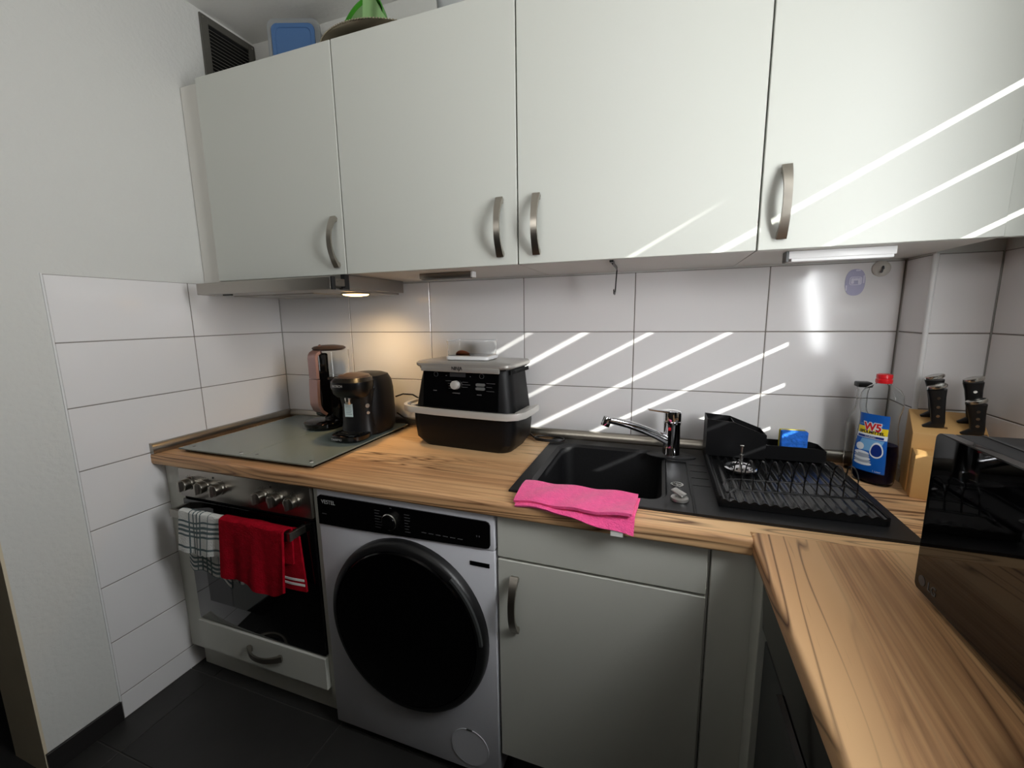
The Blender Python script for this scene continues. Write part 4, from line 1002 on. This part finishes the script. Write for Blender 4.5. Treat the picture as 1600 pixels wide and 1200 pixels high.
ldisc('cup', -.022, .101, .010, .010, 'label_white', .0012); lrect('caption', -.024, .002, .073, .083, 'label_grey', .0017)
def ltext(name, txt, size, m, cx, cz, off, sx=1.0, bold=0):
    me = text_mesh(txt, size, 0, 'CENTER', sx, bold); me.materials.clear()
    bm_ = bmesh.new(); bm_.from_mesh(me); bmesh.ops.triangulate(bm_, faces=bm_.faces); bm_.to_mesh(me); bm_.free()
    for v in me.vertices: v.co = Vector(bsurf(cx + v.co.x, cz + v.co.y, off))
    me.name = name; return link_mesh(name, me, m, lab)
ltext('lettering', 'W5', .028, 'label_white', .001, .1565, .0012, .9, .0030); ltext('lettering', 'W5', .028, 'label_red', .001, .1565, .0016, .9, .0011)
ltext('lettering', 'SPÜLMITTEL', .0102, 'label_black', 0, .1425, .0014, 1.02, .00035); ltext('lettering', 'CLASSIC', .0062, 'label_white', -.001, .1305, .0014, 1.1)
ltext('lettering', '1 Liter', .0068, 'label_white', .022, .040, .0012)

ob = thing('glass_bottle', 'clear glass bottle with black stopper half hidden behind the dish soap', 'bottle', (2.245, -.062, WT))
PB = [(.022, 0), (.0265, .004), (.0275, .012), (.0275, .145), (.025, .16), (.015, .178), (.0125, .19), (.0125, .238), (.014, .24), (.014, .247)]
done('glass', B().lathe([(r, WT + z) for r, z in PB] + [(max(r - .0022, .005), WT + z) for r, z in PB[::-1][:-1]] + [(.02, WT + .006)], (2.245, -.062, 0), 36), 'clear', ob)
done('stopper', B().box(2.228, 2.262, -.078, -.046, WT + .2475, WT + .262, .003), 'black_plastic', ob)

# ================================================================== KNIFE BLOCK
KBR = math.radians(-15)
kb = thing('knife_block', 'light wooden knife block with a lower front step behind the microwave', 'knife block', (2.368, -.218, WT), KBR)
ORI[kb.name] = Vector((2.372, -.215, WT))
done('main_block', B().prism([(-.232, WT), (-.236, WT + .158), (-.152, WT + .205), (-.140, WT)], 'x', 2.306, 2.441, .002, 2), 'block_wood', kb)
done('front_step', B().prism([(-.274, WT), (-.278, WT + .113), (-.234, WT + .121), (-.2325, WT)], 'x', 2.309, 2.438, .002, 2), 'block_wood', kb)
slope = Vector((0, .084, .047)).normalized(); nrm_ = Vector((0, -.047, .084)).normalized()
b = B(); KN = []
for kx, t_, ln, nm in ((2.352, .030, .106, 'front left'), (2.352, .070, .106, 'back left'), (2.418, .016, .082, 'front right'), (2.418, .058, .112, 'back right')):
    p0 = Vector((kx, -.236, WT + .158)) + slope * t_; KN.append((p0, ln, nm))
    b.box(-.026, .020, -.003, .003, -.001, .0008, mtx=Matrix.Translation(p0) @ Matrix.Rotation(math.atan2(.047, .084), 4, 'X'))
done('slots', b, 'block_dark', kb)
klab = {'front left': 'black-handled knife at the front left of the knife block with three rivets', 'back left': 'black-handled knife at the back left of the knife block, mostly hidden',
        'front right': 'shortest black-handled knife, at the front right of the knife block', 'back right': 'tall black-handled knife at the back right of the knife block'}
for p0, ln, nm in KN:
    up = Vector((-.10, -.14, 1)).normalized(); sdx = Vector((1, 0, 0)); sdx = (sdx - up * sdx.dot(up)).normalized(); dp = up.cross(sdx)
    s_ = ln / .106; bs = p0 + nrm_ * .001
    kt = thing('kitchen_knife', klab[nm], 'knife', tuple(Vector((2.368, -.218, WT)) + Matrix.Rotation(KBR, 3, 'Z') @ (bs - Vector((2.372, -.215, WT)))), KBR)
    ORI[kt.name] = Vector(bs)
    def sec(h, a0, a1, t2):
        c = bs + up * h; w2 = (a1 - a0) / 2; m_ = (a0 + a1) / 2
        return [tuple(c + sdx * (m_ + w2 * math.copysign(abs(math.cos(q)) ** .7, math.cos(q))) + dp * (t2 * math.copysign(abs(math.sin(q)) ** .7, math.sin(q)))) for q in [2 * PI * i / 20 for i in range(20)]]
    bb = B(); bb.loops([sec(0, -.026, .014, .006), sec(.004, -.027, .014, .0075), sec(.008, -.020, .0145, .0085), sec(.014, -.011, .015, .0095), sec(ln * .45, -.013, .0145, .010), sec(ln * .75, -.0165, .015, .0105), sec(ln * .93, -.0205, .0165, .011)])
    hn = done('handle', bb, 'knife_black', kt)
    top_n = (up + Vector((-.42, 0, 0)) * 0 + sdx * -.18).normalized()
    c = bs + up * (ln * .93); rings = []
    for k, h in ((1.0, 0), (1.03, .002), (1.0, .0065), (.85, .008)):
        rings.append([tuple(c + sdx * (-.002 + .0185 * k * math.cos(q)) + dp * (.0112 * k * math.sin(q)) + up * (h + .0035 + .0035 * math.cos(q))) for q in [2 * PI * i / 24 for i in range(24)]])
    done('end_cap', B().loops(rings), 'chrome_brushed', kt)
    bl_ = B(); q0 = bs - up * .0006
    bl_.loops([[tuple(q0 + sdx * x + dp * y - up * h) for x, y in ((-.018, -.001), (.012, -.001), (.012, .001), (-.018, .001))] for h in (0, .09)])
    done('blade', bl_, 'steel_bar', kt)
    for q in (.30, .52, .74):
        cpt = bs + up * (ln * q) + sdx * 0 - dp * (.0098 + .0008 * q); fd = -dp
        if fd.y > 0: fd = dp; cpt = bs + up * (ln * q) + dp * (.0098 + .0008 * q)
        rv = B().cyl(tuple(cpt), tuple(fd), .0036, .0016, 14); done('rivet', rv, 'chrome_brushed', kt)

# ================================================================== MICROWAVE
mw = thing('microwave', 'black glossy microwave standing on the right worktop in the near right corner', 'microwave', (2.28, -.95, WT))
MZ0, MZ1 = WT + .011, 1.180
done('case', B().box(2.122, 2.455, -1.18, -.704, MZ0 + .004, MZ1, .004), 'black_satin', mw)
done('top_seam', B().box(2.155, 2.160, -1.175, -.708, MZ1 - .0002, MZ1 + .0012), 'black_plastic', mw)
mf = done('front', B().prism(rrect(-1.182, -.702, MZ0, MZ1 + .001, .010), 'x', 2.104, 2.1215, .0015, 1), 'black_glass', mw)
done('door_seam', B().box(2.1032, 2.1042, -1.06, -1.0585, MZ0 + .004, MZ1 - .004), 'void', mf)
b = B(); b.lathe([(.0085, 0), (.0085, .0003)], (2.1037, -.722, MZ0 + .020), 28, mtx=Matrix.Rotation(-PI / 2, 4, 'Y'))
done('logo_disc', b, 'print_dim', mf)
text('lettering', 'LG', .020, 'print_dim', mf, (2.1037, -.748, MZ0 + .020), (0, -1, 0), (0, 0, 1), sx=.9)
for x in (2.15, 2.43):
    for y in (-1.14, -.745): done('foot', B().cyl((x, y, WT + .0078), 'z', .014, .0150, 20), 'rubber', mw)

# ================================================================== VENT + THINGS ON TOP OF THE CABINETS
vt = thing('vent_grille', 'grey louvred vent grille high on the left wall above the leftmost cabinet', 'vent', (.004, -.115, 2.29))
VY0, VY1, VZ0, VZ1 = -.230, -.002, 2.285, 2.517
b = B().box(-.002, .006, VY0, VY0 + .03, VZ0, VZ1, .001, 1).box(-.002, .006, VY1 - .026, VY1, VZ0, VZ1, .001, 1).box(-.002, .006, VY0 + .03, VY1 - .026, VZ0, VZ0 + .026, .001, 1).box(-.002, .006, VY0 + .03, VY1 - .026, VZ1 - .026, VZ1, .001, 1)
done('frame', b, 'vent_grey', vt)
done('duct', B().box(-.0025, -.0012, VY0 + .028, VY1 - .024, VZ0 + .024, VZ1 - .024), 'void', vt)
sl_me = None
for i in range(13):
    z = VZ0 + .033 + i * .0132
    b = B().prism([(0, 0), (.0075, -.0052), (.0080, -.0042), (.0008, .0012)], 'y', VY0 + .031, VY1 - .027)
    if sl_me is None:
        o = done('slat', b, 'vent_slat', vt, local=True); sl_me = o.data
    else:
        b.bm.free(); o = link_mesh('slat', sl_me, None, vt)
    o.location = Vector((-.001, 0, z)) - Vector((.004, -.115, 2.29)); 
    if i == 0: sl_me.transform(Matrix.Translation((0, 0, 0)))
    o.location.y = .115
for y in (VY0 + .01, VY1 - .01):
    for z in (VZ0 + .012, VZ1 - .012): done('screw', B().cyl((.0065, y, z), 'x', .004, .002, 12), 'steel_bar', vt)

fb_ = thing('food_box', 'clear food box with blue lid stood on edge on the leftmost wall cabinet', 'box', (.345, -.12, CT), math.radians(20), local=True)
def rrv(x0, x1, z0, z1, r, y): return [(p[0], y, p[1]) for p in rrect(x0, x1, z0, z1, r, 6)]
b = B(); b.loops([rrv(-.098, .098, .0, .268, .03, -.012), rrv(-.098, .098, .0, .268, .03, -.002), rrv(-.092, .092, .004, .262, .03, .0), rrv(-.088, .088, .010, .256, .03, .075), rrv(-.083, .083, .015, .251, .03, .078)])
done('tub', b, 'clear_frost', fb_)
b = B(); b.loops([rrv(-.080, .080, .02, .248, .022, -.0125), rrv(-.080, .080, .02, .248, .022, -.0185), rrv(-.076, .076, .024, .244, .02, -.020), rrv(-.066, .066, .034, .234, .018, -.0195), rrv(-.064, .064, .036, .232, .018, -.0165)])
done('lid', b, 'lid_blue', fb_)
TX, TY, TZ = .772, -.152, CT + .0003
b = B(); b.lathe([(.02, TZ), (.155, TZ + .0005), (.168, TZ + .003), (.185, TZ + .016), (.215, TZ + .026), (.222, TZ + .031), (.216, TZ + .033), (.185, TZ + .0195), (.165, TZ + .0065), (.02, TZ + .003)], (TX, TY, 0), 96, sy=.955)
ty = single('serving_tray', b, 'tray_silver', 'large silver serving tray with beaded rim on top of the cabinets', 'tray')
b = B()
for i in range(150):
    a = 2 * PI * i / 150; t = bmesh.new(); bmesh.ops.create_icosphere(t, subdivisions=1, radius=.0036)
    bmesh.ops.transform(t, matrix=Matrix.Translation((TX + .221 * math.cos(a), TY + .221 * .955 * math.sin(a), TZ + .031)), verts=t.verts); b._merge(t)
rimo = done('bead_rim', b, 'tray_silver', ty); rimo['kind'] = 'stuff'
gt = thing('plastic_bowl', 'green plastic bowl standing tilted on the silver tray', 'bowl', (.715, -.20, TZ + .0035))
MT = Matrix.Translation((.715, -.20, TZ + .107)) @ Matrix.Rotation(math.radians(78), 4, 'X') @ Matrix.Rotation(math.radians(-10), 4, 'Y') @ Matrix.Scale(1.28, 4)
done('shell', B().lathe([(.02, -.05), (.05, -.048), (.072, -.01), (.080, .012), (.077, .012), (.068, -.012), (.046, -.044), (.02, -.046)], (0, 0, 0), 44, mtx=MT), 'green_plastic', gt)
done('inner_panel', B().lathe([(.01, .0), (.070, .004), (.070, .006), (.01, .003)], (0, 0, 0), 40, mtx=MT), 'green_pale', gt)
b = B(); b.sheet(lambda u, v: (.765 + .095 * u, -.262 - .02 * v + .010 * math.sin(7 * u), TZ + .006 + (.20 * (1 - .75 * u ** 1.1)) * (1 - v)), 14, 8, .0015)
single('plastic_wrap', b, 'green_pale', 'crumpled pale green plastic sheet beside the green bowl on the tray', 'wrap')
b = B(); b.loops([rr3(1.005, 1.105, -.24, -.13, .03, CT), rr3(.998, 1.112, -.247, -.123, .035, CT + .135), rr3(1.001, 1.109, -.244, -.126, .033, CT + .135), rr3(1.008, 1.102, -.237, -.133, .028, CT + .004)])
single('plastic_tub', b, 'clear_frost', 'clear plastic tub on top of the second wall cabinet', 'tub')
